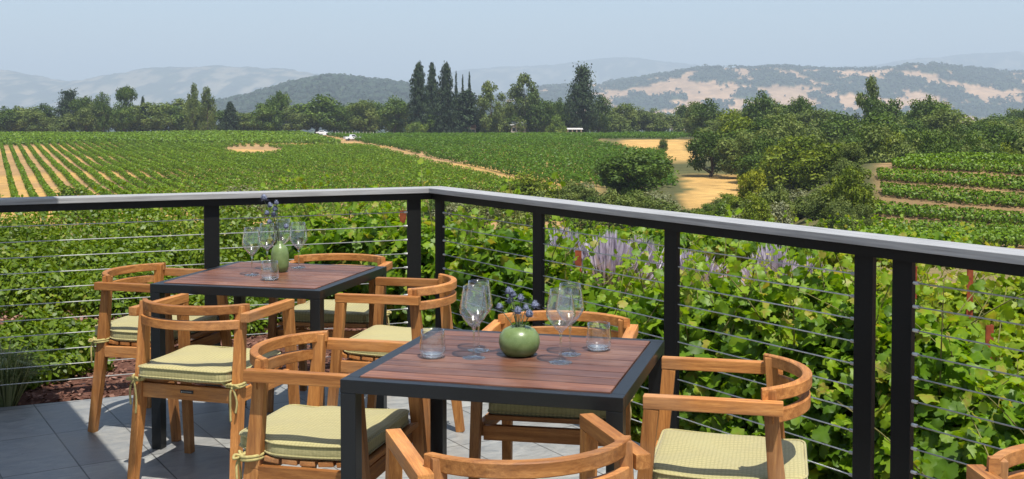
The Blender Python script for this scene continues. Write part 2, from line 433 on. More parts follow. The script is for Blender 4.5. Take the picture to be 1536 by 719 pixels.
# ------------------------------------------------------------------ terrain
_bt = [(-100, -1.2), (0, -1.1), (12, -1.2), (18, -1.6), (28, -3.2), (60, -6.6), (110, -8.3), (150, -8.4), (200, -8.0), (260, -6.8), (320, -6.0), (390, -5.6), (450, -6.2), (700, -14), (1500, -42), (4000, -55), (40000, -60)]
_by = np.array([a for a, _ in _bt], float); _bz = np.array([b for _, b in _bt], float)
def _base(y):
    r = 0
    for k, w in ((-.12, .2), (-.06, .2), (0, .2), (.06, .2), (.12, .2)): r = r + w * np.interp(y + k * np.clip(np.abs(y), 10, 500), _by, _bz)
    return r
def ground_z(x, y):
    x, y = np.asarray(x, float), np.asarray(y, float)
    z = _base(y)
    u = x / np.maximum(y, 3.0)
    w = sst(.215, .305, u + .012 * np.sin(y * .05))
    z = z + w * 4.9 * sst(80, 106, y) * (1 - sst(109, 140, y))
    z = z + (fbm(x * .02 + 5, y * .02, 3, 4) - .5) * 1.6 * sst(40, 120, y)
    sL = (x - CORNER.x) * NL.x + (y - CORNER.y) * NL.y; sR = (x - CORNER.x) * NR.x + (y - CORNER.y) * NR.y
    s = np.maximum(sL, sR)
    zl = -.03 - .05 * np.clip(s - 2.5, 0, 30) + .03 * (fbm(x * .9, y * .9, 11, 3) - .5)
    zr = -.72 - .02 * np.clip(s, 0, 30) + .05 * (fbm(x * .7, y * .7, 12, 3) - .5)
    wr = sst(-.15, .02, np.where(y > 3, u, np.where(x > 0, 1.0, -1.0)))
    near = zl * (1 - wr) + zr * wr
    far = sst(13, 30, np.hypot(x, y))
    z = near * (1 - far) + z * far
    return np.where(s < .12, -1.05, z)
def gz(x, y): return float(ground_z(np.array([x]), np.array([y]))[0])

TAN = np.array((.33, .215, .105)); GOLD = np.array((.45, .285, .10)); MULCH = np.array((.12, .058, .042)); WEED = np.array((.15, .135, .055)); DIRT = np.array((.42, .25, .14)); VALLEY = np.array((.12, .13, .06))
def ground_col(x, y):
    u = x / np.maximum(y, 3.0)
    n = fbm(x * .05, y * .05, 21, 5); n2 = fbm(x * .6, y * .6, 22, 4)
    c = TAN + (GOLD - TAN) * sst(.4, .65, n)[..., None]
    rw = sst(.06, .09, u) * sst(30, 60, y) * (1 - sst(.318, .328, u) * (y < 112)) * (1 - sst(420, 440, y))
    c = c * (1 - rw[..., None]) + np.array((.085, .088, .035)) * rw[..., None] * (.7 + .6 * n2[..., None])
    u = u + .030 * (fbm(x * .09, y * .09, 25, 4) - .5); y_ = y; y = y + 22 * (fbm(x * .07 + 40, y * .07, 26, 4) - .5)
    g = np.maximum(sst(.085, .10, u) * (1 - sst(.15, .165, u)) * sst(212, 226, y) * (1 - sst(335, 350, y)), sst(.148, .156, u) * (1 - sst(.20, .215, u)) * sst(112, 122, y) * (1 - sst(172, 186, y)))
    c = c * (1 - g[..., None]) + GOLD * g[..., None] * (.55 + .45 * n[..., None] + .5 * fbm(x * .5, y * .5, 27, 4)[..., None]); y = y_; u = x / np.maximum(y, 3.0)
    gul = sst(9, 12, y) * (1 - sst(85, 105, y)) * (1 - sst(.25, .3, u) * sst(75, 82, y))
    c = c * (1 - .75 * gul[..., None]) + WEED * .75 * gul[..., None]
    sL = (x - CORNER.x) * NL.x + (y - CORNER.y) * NL.y
    m = (1 - sst(3.0, 4.5, sL + 1.2 * (n2 - .5))) * (1 - sst(-.12, -.03, u)) * (y < 14)
    c = c * (1 - m[..., None]) + MULCH * m[..., None]
    nr = sst(-.06, .02, u) * (1 - sst(20, 28, y))
    c = c * (1 - nr[..., None]) + DIRT * (.75 + .5 * n2[..., None]) * nr[..., None]
    ts = sst(.312, .325, u) * sst(66, 70, y) * (1 - sst(106, 112, y))
    c = c * (1 - ts[..., None]) + np.array((.215, .145, .072)) * (.6 + .8 * n2[..., None]) * ts[..., None]
    v = sst(430, 560, y)
    return c * (1 - v[..., None]) + VALLEY * (.8 + .5 * n[..., None]) * v[..., None]
ys = np.concatenate([np.linspace(-30, 4, 18), np.linspace(4.2, 30, 110), np.geomspace(30.4, 480, 190), np.geomspace(490, 16000, 60)])
us = np.linspace(-1.25, 1.25, 301)
gy, gu = np.meshgrid(ys, us, indexing='ij'); gx = gu * (gy + 45) * .8
# keep the grid wide behind the terrace and exact in front
gzv = ground_z(gx, gy)
ny, nx = gx.shape
idx = np.arange(ny * nx).reshape(ny, nx)
quads = np.stack([idx[:-1, :-1], idx[:-1, 1:], idx[1:, 1:], idx[1:, :-1]], -1).reshape(-1, 4)
me = np_mesh('ground', np.stack([gx, gy, gzv], -1).reshape(-1, 3), [quads], smooth=True, col=ground_col(gx, gy).reshape(-1, 3))
tag(link('ground', me, GROUND), None, None, kind='structure')

# ------------------------------------------------------------------ patio
bm = bmesh.new()
cA = off_corner(.13)
poly = [tuple(on_left(8, .13)), tuple(cA), tuple(on_right(9.5, .13)), (3.2, -6), (-9, -6)]
add_prism(bm, poly[::-1], -1.0, 0.0)
tag(obj('patio', bm, SLATE), None, None, kind='structure')

# ------------------------------------------------------------------ railing
def railing(name, label, on, d, nrm, sections, posts, length, mitre_in, mitre_out):
    t = thing(name, label, 'railing')
    ang = math.atan2(d.y, d.x)
    def prism(pname, a0, a1, z0, z1, mat, bevel):
        bm = bmesh.new()
        p = [off_corner(a0), on(length, a0), on(length, a1), off_corner(a1)]
        o = Vector((on(1.5, (a0 + a1) / 2).x, on(1.5, (a0 + a1) / 2).y, 0))
        add_prism(bm, [(q.x, q.y) for q in p], z0, z1, bevel)
        bmesh.ops.translate(bm, verts=bm.verts, vec=-o)
        bmesh.ops.rotate(bm, verts=bm.verts, cent=(0, 0, 0), matrix=Matrix.Rotation(-ang, 3, 'Z'))
        ob = obj(pname, bm, mat, t); ob.location = o; ob.rotation_euler = (0, 0, ang)
    prism('top_cap', 0.0, .148, ZR - .028, ZR, CAP, .002)
    prism('top_rail', .022, .082, ZR - .0665, ZR - .0295, RAILBLACK, 0)
    for tp, w in posts:
        p = on(tp, .052); bm = bmesh.new()
        add_box(bm, (0, 0, (ZR - .068) / 2 + .002), (w, .020, ZR - .070), 0, .0015)
        add_box(bm, (0, 0, .006), (w + .05, .075, .010), 0, .001)
        o = obj('post', bm, RAILBLACK, t); o.location = (p.x, p.y, 0); o.rotation_euler = (0, 0, ang)
    for a, b in sections:
        for k in range(11):
            z = ZR - .1385 - .0797 * k
            bm = bmesh.new(); p0, p1 = on(a, .052), on(b, .052); m = (p0 + p1) / 2
            add_tube(bm, [(p0.x - m.x, p0.y - m.y, 0), (0, 0, -.0015), (p1.x - m.x, p1.y - m.y, 0)], .0025, 8)
            dv = (p1 - p0).normalized()
            for q, sg in ((p0, 1), (p1, -1)):
                q = q - m; add_tube(bm, [(q.x + dv.x * sg * .004, q.y + dv.y * sg * .004, 0), (q.x + dv.x * sg * .06, q.y + dv.y * sg * .06, 0)], .0062, 8)
            o = obj('cable', bm, STEEL, t, True); o.location = (m.x, m.y, z)
    return t
lp = [t_at_px(621, DL, .052), t_at_px(318, DL, .052)]; lp += [lp[1] + 1.13, lp[1] + 2.26, lp[1] + 3.39]
railing('cable_railing', 'black cable railing with pale grey cap running along the left side behind the far table', on_left, DL, NL,
        [(lp[0], 5.2)], [(p, .080) for p in lp], 5.3, 0, 0)
rp = [t_at_px(p, DR, .052) for p in (660, 808, 1008, 1298, 1356)]
railing('cable_railing', 'black cable railing with grey cap along the right side in front of the grapevines', on_right, DR, NR,
        [(rp[0], rp[3]), (rp[4], 6.4)], [(p, .080) for p in rp] + [(rp[4] + 1.0, .08), (rp[4] + 2.0, .08)], 6.6, 0, 0)

# ------------------------------------------------------------------ tables
TZ = .739; TS = .8116
def make_table(label):
    t = thing('dining_table', label, 'table', group='square dining tables')
    h = TS / 2; w = .040; zh = .038
    bm = bmesh.new()
    for s in (-1, 1):
        add_box(bm, (0, s * (h - w / 2), TZ - zh / 2), (TS, w, zh), 0, .002)
        add_box(bm, (s * (h - w / 2), 0, TZ - zh / 2), (w, TS - 2 * w - .0006, zh), 0, .002)
    obj('frame', bm, BLACK, t)
    for sx in (-1, 1):
        for sy in (-1, 1):
            bm = bmesh.new(); add_box(bm, (0, 0, (TZ - zh) / 2), (.046, .046, TZ - zh - .001), 0, .002)
            o = obj('leg', bm, BLACK, t); o.location = (sx * (h - .0235), sy * (h - .0235), 0)
    # slatted top, one mesh; each board carries its own tint
    n = 9; W = TS - 2 * w - .006; gap = .0035; bw = (W - gap * (n - 1)) / n
    bm = bmesh.new(); lay = bm.verts.layers.float.new('tint'); rg = random.Random(len(bpy.data.objects))
    for k in range(n):
        old = set(bm.verts)
        add_box(bm, (0, -W / 2 + bw / 2 + k * (bw + gap), TZ - .0085), (W, bw, .023), 0, .002)
        tv = .95 if k == 0 else rg.choice((.1, .3, .42, .5, .62, .72))
        for v in bm.verts:
            if v not in old: v[lay] = tv
    obj('slatted_top', bm, TABLETOP, t)
    return t
T1 = (.0103, 3.5103, -.267); T2 = (-1.1126, 5.3477, -.2475)
t1 = make_table('near square table with dark slatted wood top and black frame, round green vase on it')
t1.location = (T1[0], T1[1], 0); t1.rotation_euler = (0, 0, T1[2])
t2 = make_table('far square table with dark wood top beside the left railing, tall green vase on it')
t2.location = (T2[0], T2[1], 0); t2.rotation_euler = (0, 0, T2[2])

# ------------------------------------------------------------------ chairs
ZA, ZT = .712, .740
def arc_pts(xe, ye, rr, n=18):
    d = ye + rr; r = (xe * xe + d * d) / (2 * d); a = math.asin(min(1, xe / r)); out = []
    for i in range(n + 1):
        th = -a + 2 * a * i / n
        out.append((r * math.sin(th), -rr + r - r * math.cos(th)))
    return out
def add_rail(bm, xe, ye, rr, th, z0, z1, bevel=.003):
    outer = arc_pts(xe, ye, rr); inner = arc_pts(xe - th * .80, ye + .004, rr - th)
    n = len(outer); R4 = []
    b = bevel
    for (ox, oy), (ix, iy) in zip(outer, inner):
        f = lambda k: (ox + (ix - ox) * k, oy + (iy - oy) * k)
        e = b / th
        ring = [(*f(0), z0 + b), (*f(0), z1 - b), (*f(e), z1), (*f(1 - e), z1), (*f(1), z1 - b), (*f(1), z0 + b), (*f(1 - e), z0), (*f(e), z0)]
        R4.append([bm.verts.new(p) for p in ring])
    fs = []
    for A, B in zip(R4, R4[1:]):
        for k in range(8): fs.append(bm.faces.new([A[k], A[(k + 1) % 8], B[(k + 1) % 8], B[k]]))
    fs.append(bm.faces.new(R4[0])); fs.append(bm.faces.new(R4[-1]))
    bmesh.ops.recalc_face_normals(bm, faces=fs)

def add_cushion(bm, seed=0):
    # outline: trapezoid with rounded corners, notched at the rear posts
    front, rear, yf, yr = .226, .198, .352, -.082
    base = [(-front, yf), (front, yf), (front, .05), (rear, .015), (rear, yr), (-rear, yr), (-rear, .015), (-front, .05)]
    rad = [.045, .045, .03, .02, .05, .05, .02, .03]
    pts = []
    n = len(base)
    for i in range(n):
        p, a, b = Vector(base[i]), Vector(base[i - 1]), Vector(base[(i + 1) % n])
        da, db = (a - p), (b - p); ra = min(rad[i], da.length * .45, db.length * .45)
        A, B = p + da.normalized() * ra, p + db.normalized() * ra
        for k in range(6):
            t = k / 5; pts.append(A * (1 - t) ** 2 + p * 2 * t * (1 - t) + B * t * t)
    # resample evenly
    L = [0]
    for a, b in zip(pts, pts[1:] + pts[:1]): L.append(L[-1] + (b - a).length)
    m = 96; out = []; j = 0; pp = pts + pts[:1]
    for k in range(m):
        s = L[-1] * k / m
        while L[j + 1] < s: j += 1
        f = (s - L[j]) / max(1e-9, L[j + 1] - L[j]); out.append(pp[j].lerp(pp[j + 1], f))
    cen = Vector((0, (yf + yr) / 2))
    rings = []
    prof = [(.82, .437), (.93, .4365), (.975, .439), (.995, .446), (1.0, .455), (1.0, .470), (.993, .479), (.975, .4855), (.93, .489), (.82, .4925), (.62, .4955), (.4, .497), (.18, .4975)]
    rg = random.Random(seed)
    for s, z in prof:
        ring = []
        for p in out:
            q = cen + (p - cen) * s
            dip = -.006 * max(0, 1 - ((q.x / .2) ** 2 + ((q.y - .13) / .2) ** 2)) if z > .48 else 0
            sag = .010 * (abs(q.y - .13) / .22) ** 2        # seat is slightly dished, edges rise
            ring.append(bm.verts.new((q.x, q.y, z + dip + sag - .004 + .0022 * math.sin(q.x * 31 + seed) * math.sin(q.y * 27 + q.x * 9) + (.0024 * math.sin(q.x * 17 - q.y * 23 + 1) if z > .48 else 0))))
        rings.append(ring)
    fs = []
    for A, B in zip(rings, rings[1:]):
        for k in range(m): fs.append(bm.faces.new([A[k], A[(k + 1) % m], B[(k + 1) % m], B[k]]))
    fs.append(bm.faces.new(rings[0])); fs.append(bm.faces.new(rings[-1]))
    bmesh.ops.recalc_face_normals(bm, faces=fs)
    return [(cen + (p - cen) * 1.002, None) for p in out]

def make_chair(label):
    t = thing('teak_armchair', label, 'chair', group='teak armchairs around the tables')
    for s in (-1, 1):
        bm = bmesh.new(); add_beam(bm, (s * .255, .340, ZA - .0365), (s * .266, .402, 0), .036, .042, .033, .034, (0, 1, 0), .003)
        obj('front_leg', bm, TEAK[2], t)
        bm = bmesh.new()
        add_beam(bm, (s * .219, .022, ZT - .004), (s * .221, -.008, .40), .033, .036, .036, .050, (0, 1, 0), .003)
        add_beam(bm, (s * .221, -.008, .3999), (s * .232, -.060, 0), .036, .050, .033, .036, (0, 1, 0), .003)
        obj('rear_leg', bm, TEAK[2], t)
        bm = bmesh.new(); add_beam(bm, (s * .255, .3625, ZA - .018), (s * .2545, -.016, ZA - .018), .038, .036, .037, .036, (0, 0, 1), .003)
        obj('armrest', bm, TEAK[1], t)
        bm = bmesh.new(); add_beam(bm, (s * .247, .345, .392), (s * .228, .014, .384), .022, .050, up=(0, 0, 1), bevel=.002)
        obj('side_apron', bm, TEAK[1], t)
    bm = bmesh.new(); add_rail(bm, .247, .040, .098, .028, ZT - .034, ZT + .002); obj('top_rail', bm, TEAK[0], t)
    bm = bmesh.new(); add_rail(bm, .240, .012, .094, .024, .646, .683); obj('lower_rail', bm, TEAK[0], t)
    bm = bmesh.new(); add_box(bm, (0, -.012, .383), (.412, .026, .058), 0, .002); ra = obj('rear_apron', bm, TEAK[0], t)
    bm = bmesh.new(); add_box(bm, (0, -.0262, .388), (.058, .003, .013), 0, .001); pl = obj('name_plate', bm, PLATE, ra)
    bm = bmesh.new(); rg = random.Random(3)
    add_prism(bm, [(-.026, .386), (-.022, .391), (-.0185, .3875), (-.021, .3845)], 0, .0004)
    for k in range(9): add_prism(bm, [(-.0155 + k * .0043, .3858), (-.0132 + k * .0043, .3858), (-.0136 + k * .0043, .3892 + .001 * rg.random()), (-.0150 + k * .0043, .3892)], 0, .0004)
    for v in bm.verts: v.co = Vector((v.co.x, -.0278 - v.co.z, v.co.y))
    obj('plate_mark', bm, PLATEMARK, ra)
    bm = bmesh.new(); add_box(bm, (0, .338, .380), (.472, .024, .052), 0, .002); obj('front_apron', bm, TEAK[0], t)
    # slatted seat, dished; its front edge stands proud of the apron
    bm = bmesh.new()
    for k in range(7):
        y = .352 - k * .060; zz = .4235 + .012 * ((y - .15) / .2) ** 2
        wdt = .452 if y > .05 else .396
        add_beam(bm, (-wdt / 2, y, zz), (wdt / 2, y, zz), .016, .050, up=(0, 1, .24 * (y - .15) / .2), bevel=.003)
    obj('seat_slats', bm, TEAK[0], t)
    bm = bmesh.new(); ol = add_cushion(bm); cu = obj('seat_cushion', bm, FABRIC, t, True)
    for zz, nm in ((.4475, 'piping'), (.4825, 'piping')):
        bm = bmesh.new()
        add_tube(bm, [(p.x, p.y, zz + .010 * (abs(p.y - .13) / .22) ** 2 - .004) for p, _ in ol], .0036, 6, True)
        obj(nm, bm, FABRIC, cu, True)
    for s in (-1, 1):
        bm = bmesh.new(); x, y, z = s * .2225, -.014, .428
        for dz in (0, .009): add_tube(bm, [(x + .027 * math.cos(a), y + .034 * math.sin(a), z + dz + .004 * math.sin(a)) for a in [2 * math.pi * i / 16 for i in range(16)]], .0056, 7, True)
        add_tube(bm, smooth_curve([(s * .17, -.045, .444), (s * .185, -.052, .436), (s * .205, -.050, .432), (s * .23, -.046, .434)]), .0052, 7)
        for (dx, dz) in ((.020, .010), (-.016, .013)):
            add_tube(bm, smooth_curve([(x, y - .036, z + .004), (x + dx * s * .8, y - .050, z + dz), (x + dx * s * 1.5, y - .046, z + dz * .2), (x + .003 * s, y - .038, z)]), .0046, 6)
        for (dx, ln) in ((.012, .10), (-.006, .135)):
            add_tube(bm, smooth_curve([(x, y - .038, z), (x + dx * s, y - .046, z - .02), (x + dx * s * 1.6, y - .042, z - ln * .6), (x + dx * s * 1.2, y - .044, z - ln)]), .0042, 6)
        obj('tie_cord', bm, CORD, cu, True)
    return t
PI = math.pi
chairs = [
    ((-1.285, 4.542), -.296, 'teak armchair seen from behind, black name plate on its rear rail, at the far table'),
    ((-1.853, 5.543), -1.829, 'teak armchair beside the bark mulch bed, at the left end of the far table'),
    ((-.905, 6.06), PI - .12, 'teak armchair behind the far table, against the left railing and vines'),
    ((-.353, 5.124), 1.342, 'teak armchair at the right side of the far table, between both tables'),
    ((-.737, 3.724), -1.818, 'teak armchair at the left side of the near table, its seat half in shade'),
    ((.198, 4.262), PI - .19, 'teak armchair behind the near table, back rail showing past the thistles'),
    ((.777, 3.325), 1.340, 'teak armchair with sunlit seat at the right side of the near table, beside the railing'),
    ((.053, 2.541), .291, 'teak armchair pulled out at the front of the near table, only arms and back visible'),
    ((1.285, 2.515), PI + .02, 'teak armchair cut off at the lower right corner, corner of its back rail showing'),
]
proto = None
for (x, y), rz, lab in chairs:
    if proto is None: proto = make_chair(lab); c = proto
    else: c = dup(proto, label=lab)
    c.location = (x, y, 0); c.rotation_euler = (0, 0, rz)

# ------------------------------------------------------------------ tableware
def wine_glass():
    t = thing('wine_glass', None, 'wine glass', group='stemmed wine glasses')
    o = [(.0, .092), (.006, .094), (.018, .104), (.032, .121), (.0425, .138), (.0452, .146), (.0440, .156), (.0405, .180), (.0360, .205), (.0325, .222)]
    i = [(r - .0011, z + .0008) for r, z in o[::-1]][:-3] + [(.016, .1075), (.006, .1), (0, .0985)]
    bm = bmesh.new(); add_lathe(bm, o + [(.0319, .2225)] + i, 44); obj('bowl', bm, GLASS, t, True)
    bm = bmesh.new(); add_lathe(bm, [(0, .004), (.006, .0045), (.0036, .012), (.0030, .03), (.0030, .07), (.0038, .084), (.0075, .0925), (0, .0985)], 16); obj('stem', bm, GLASS_SOLID, t, True)
    bm = bmesh.new(); add_lathe(bm, [(0, .0), (.034, .0), (.0355, .0012), (.034, .0022), (.02, .0034), (.008, .0052), (0, .006)], 40); obj('foot', bm, GLASS_SOLID, t, True)
    return t
def tumbler():
    t = thing('tumbler', None, 'tumbler', group='stemless tumblers')
    o = [(.026, .0), (.034, .004), (.0400, .014), (.0408, .022), (.0395, .045), (.0372, .070), (.0358, .086)]
    i = [(.0351, .0863), (.0365, .070), (.0388, .045), (.0398, .024), (.037, .013), (.025, .0105), (0, .010)]
    bm = bmesh.new(); add_lathe(bm, o + i, 44); obj('wall', bm, GLASS, t, True)
    bm = bmesh.new(); add_lathe(bm, [(0, .0002), (.026, .0002), (.0335, .0042), (.036, .011), (.025, .0098), (0, .0095)], 44); obj('thick_base', bm, GLASS_SOLID, t, True)
    return t
wg = wine_glass(); tb = tumbler()
TOPZ = TZ + .0032
wl = [((711, 537), 'wine glass on the near table, front one of the pair left of the round vase'),
      ((718, 526), 'wine glass on the near table, rear one of the pair left of the round vase'),
      ((841, 544), 'wine glass on the near table, front one of the pair right of the round vase'),
      ((855, 532), 'wine glass on the near table, rear one of the pair right of the round vase'),
      ((378, 413), 'leftmost wine glass on the far table, left of the tall vase'),
      ((401, 404), 'wine glass on the far table directly in front of the tall vase'),
      ((425, 395), 'wine glass on the far table half hidden behind the tall vase'),
      ((448, 402), 'wine glass standing alone at the right of the tall vase, far table')]
for k, ((px, py), lab) in enumerate(wl):
    p = at_z(px, py, TOPZ); g = wg if k == 0 else dup(wg)
    g.location = p; g['label'] = lab; g.rotation_euler = (0, 0, k * 1.3)
for k, ((px, py), lab) in enumerate([((649, 536), 'stemless tumbler at the left edge of the near table'), ((898, 525), 'stemless tumbler near the rear right corner of the near table'), ((405, 420), 'stemless tumbler at the front edge of the far table')]):
    p = at_z(px, py, TOPZ); g = tb if k == 0 else dup(tb)
    g.location = p; g['label'] = lab

def thistles(name, label, base, stems, seed):
    t = thing(name, label, 'flowers', base)
    rg = random.Random(seed)
    for (dx, dy, h, hr) in stems:
        bm = bmesh.new()
        c = smooth_curve([(0.012 * dx / .05, .012 * dy / .05, 0), (dx * .35, dy * .35, h * .5), (dx, dy, h)], 5)
        add_tube(bm, c, .0014, 5)
        for q in range(2):
            p = c[3 + q * 3]; e = p + Vector((rg.uniform(-.02, .02), rg.uniform(-.02, .02), .025)); add_tube(bm, [p, e], .0008, 4)
        obj('stem', bm, THSTEM, t)
        bm = bmesh.new(); add_lathe(bm, [(0, -.35 * hr), (.7 * hr, -.2 * hr), (.95 * hr, .3 * hr), (.75 * hr, 1.0 * hr), (.3 * hr, 1.45 * hr), (0, 1.55 * hr)], 10, (dx, dy, h))
        for q in range(60):   # spiny florets
            a = rg.uniform(0, 2 * PI); e = rg.uniform(-.1, 1.3); d = Vector((math.cos(a) * math.cos(e), math.sin(a) * math.cos(e), math.sin(e)))
            p = Vector((dx, dy, h + .4 * hr)) + Vector((d.x * .8 * hr, d.y * .8 * hr, d.z * hr)); s = Vector((-d.y, d.x, .2)) * hr * .14
            bm.faces.new([bm.verts.new(p + s), bm.verts.new(p - s), bm.verts.new(p + d * hr * .5)])
        for q in range(9):    # bracts
            a = q / 9 * 2 * PI + rg.random() * .4; d = Vector((math.cos(a), math.sin(a), rg.uniform(-.15, .5))); p = Vector((dx, dy, h - .2 * hr)); s = Vector((-d.y, d.x, 0)) * hr * .2
            bm.faces.new([bm.verts.new(p + s), bm.verts.new(p - s), bm.verts.new(p + d * hr * 2.0)])
        obj('flower_head', bm, THHEAD, t)
    return t
THSTEM = simple('thistle_stem', (.10, .125, .075), .8, 0, .2, 60, .3)
THHEAD = simple('thistle_head', (.15, .17, .24), .85, 0, .2, 120, .5)
def vase(name, label, prof, pos):
    bm = bmesh.new(); add_lathe(bm, prof, 56); o = obj(name, bm, CERAMIC, None, True); o.location = pos; tag(o, label, 'vase', 'green glazed vases'); return o
p = at_z(779, 533, TOPZ)
vase('vase', 'squat round green glazed vase at the centre of the near table', [(0, .0), (.034, 0), (.048, .005), (.060, .022), (.0645, .042), (.061, .064), (.049, .081), (.032, .090), (.022, .0915), (.0185, .0895), (.018, .083), (.03, .07), (.05, .04), (.03, .01), (0, .008)], p)
thistles('thistle_bouquet', 'blue thistles in the squat round vase on the near table', p + Vector((0, 0, .04)),
         [(-.033, .0, .155, .012), (-.022, .012, .142, .0125), (.004, -.01, .135, .011), (.048, .0, .112, .012), (-.062, .008, .105, .011), (-.005, -.03, .098, .0125), (.03, -.03, .088, .013), (-.03, .03, .12, .010), (.02, .02, .10, .010)], 4)
p = at_z(420, 408, TOPZ)
vase('vase', 'tall bottle shaped green glazed vase on the far table', [(0, 0), (.026, 0), (.036, .006), (.0415, .03), (.0425, .06), (.041, .09), (.036, .112), (.026, .126), (.0155, .133), (.0135, .145), (.0125, .147), (.0115, .143), (.013, .13), (.03, .1), (.034, .05), (.02, .012), (0, .01)], p)
thistles('thistle_bouquet', 'blue thistles rising from the tall vase on the far table', p + Vector((0, 0, .11)),
         [(-.075, .0, .235, .016), (-.05, .02, .20, .013), (-.02, -.01, .185, .0135), (-.032, .02, .155, .013), (-.045, -.02, .125, .012), (.03, .0, .10, .013), (-.02, .02, .09, .012), (-.012, -.015, .215, .012), (-.06, .0, .165, .012)], 9)

# ------------------------------------------------------------------ foliage
rng = np.random.default_rng(7)
def unit(v): return v / np.maximum(1e-9, np.linalg.norm(v, axis=-1, keepdims=True))
def frames(N, rg):
    N = unit(N); r = unit(rg.normal(size=N.shape)); A = unit(np.cross(N, r)); B = np.cross(N, A); return A, B, N
SH_QUAD = np.array([(-.5, 0, 0), (0, -.33, .06), (.5, 0, 0), (0, .33, .06)])
_g = [(0, -.28), (.20, -.44), (.40, -.36), (.42, -.14), (.54, .04), (.43, .15), (.40, .36), (.19, .40), (0, .58), (-.19, .40), (-.40, .36), (-.43, .15), (-.54, .04), (-.42, -.14), (-.40, -.36), (-.20, -.44)]
SH_GRAPE = np.array([(0, 0, -.02)] + [(x, y, -.10 * (x * x + y * y) * 2 + .05 * abs(x)) for x, y in _g])
GR_F = np.array([(0, k + 1, (k + 1) % 16 + 1) for k in range(16)])
SH_OVAL = np.array([(-.5, 0, 0), (-.2, -.24, .04), (.25, -.22, .05), (.5, 0, 0), (.25, .22, .05), (-.2, .24, .04)])
SH_BLADE = np.array([(-.5, -.08, 0), (.5, 0, 0), (-.5, .08, 0)])
def leaves(name, C, N, S, tint, kind='quad', rg=rng, A=None):
    C = np.asarray(C, float); n = len(C)
    if A is None: A, B, N = frames(np.asarray(N, float), rg)
    else: A = unit(A); N = unit(np.cross(A, rg.normal(size=A.shape))); B = np.cross(N, A)
    sh = {'quad': SH_QUAD, 'grape': SH_GRAPE, 'oval': SH_OVAL, 'blade': SH_BLADE}[kind]
    S = np.asarray(S, float)[:, None, None]
    if kind == 'grape':
        sh = np.repeat(sh[None], n, 0); sh[:, 1:, 2] += rg.normal(0, .055, (n, len(SH_GRAPE) - 1)); sh[:, :, 2] -= rg.uniform(-.1, .75, (n, 1)) * sh[:, :, 0] ** 2 + rg.uniform(-.2, .5, (n, 1)) * sh[:, :, 1] ** 2
    else: sh = sh[None]
    V = C[:, None, :] + S * (sh[:, :, 0:1] * A[:, None, :] + sh[:, :, 1:2] * B[:, None, :] + sh[:, :, 2:3] * N[:, None, :])
    k = sh.shape[1]; base = (np.arange(n) * k)[:, None]
    if kind == 'grape': f = (base[:, :, None] + GR_F[None]).reshape(-1, 3)
    else: f = base + np.arange(k)[None]
    tv = np.repeat(np.clip(tint, 0, 1), k).reshape(n, k)
    if kind == 'grape': tv[:, 0] += .14; tv[:, 1:] += rg.normal(-.02, .05, (n, k - 1)); tv = np.clip(tv, 0, 1)
    return np_mesh(name, V.reshape(-1, 3), [f], tint=tv.ravel())
def ball(n, rg, p=.5):
    d = unit(rg.normal(size=(n, 3))); return d, d * (rg.random((n, 1)) ** p)

# --- crowns (unit space: height 1, width 1, base at z=0)
def crown_clumps(rg, nclump, per, lo, r0, r1, leaf, shape='oak'):
    C = []; N = []; S = []; T = []; tips = []
    for k in range(nclump):
        for _ in range(50):
            d = unit(rg.normal(size=3)); rr = rg.uniform(.45, 1.0)
            q = d * rr
            if shape == 'oak': c = np.array([q[0] * .40, q[1] * .40, lo + (1 - lo) * .5 + q[2] * (1 - lo) * .42]); ok = q[2] > -.95
            elif shape == 'tall': 
                h = rg.uniform(lo, .96); w = .42 * math.sin(math.pi * min(1, (h - lo) / (1 - lo) * .8 + .2)) + .05
                a = rg.uniform(0, 6.28); c = np.array([math.cos(a) * w * rr, math.sin(a) * w * rr, h]); ok = True
            elif shape == 'umbrella': c = np.array([q[0] * .42, q[1] * .42, .80 + abs(q[2]) * .14]); ok = True
            if ok: break
        r = rg.uniform(r0, r1); tips.append((c, r))
        m = int(per * (r / r1) ** 2); dd, p = ball(m, rg, .38)
        p = p * np.array([1, 1, .78]) * (1 + .35 * (rg.random((m, 1)) - .5))
        C.append(c + p * r); N.append(unit(dd + np.array([0, 0, .35]) + .6 * rg.normal(size=(m, 3))))
        S.append(leaf * rg.uniform(.6, 1.35, m)); T.append(np.full(m, rg.normal(.5, .12)) + rg.normal(0, .16, m))
    return np.concatenate(C), np.concatenate(N), np.concatenate(S), np.concatenate(T), tips
def trunk_mesh(rg, tips, lo, r=.035, nl=7, lean=.03):
    bm = bmesh.new(); top = Vector((rg.normal(0, lean), rg.normal(0, lean), lo + .18))
    add_tube(bm, smooth_curve([(0, 0, -.12), (0, 0, lo * .3), (top.x * .6, top.y * .6, lo * .8), top], 4), [r * (1.25 - .65 * i / 12) for i in range(13)], 7)
    for c, _ in sorted(tips, key=lambda q: rg.random())[:nl]:
        c = Vector(c); st = Vector((0, 0, lo * .75)).lerp(top, rg.random()); mid = st.lerp(c, .5) + Vector((rg.normal(0, .03), rg.normal(0, .03), -.03))
        add_tube(bm, smooth_curve([st, mid, c], 4), [r * (.55 - .42 * i / 8) for i in range(9)], 5)
    me = bpy.data.meshes.new('trunk'); bm.to_mesh(me); bm.free(); me.materials.append(BARK); return me
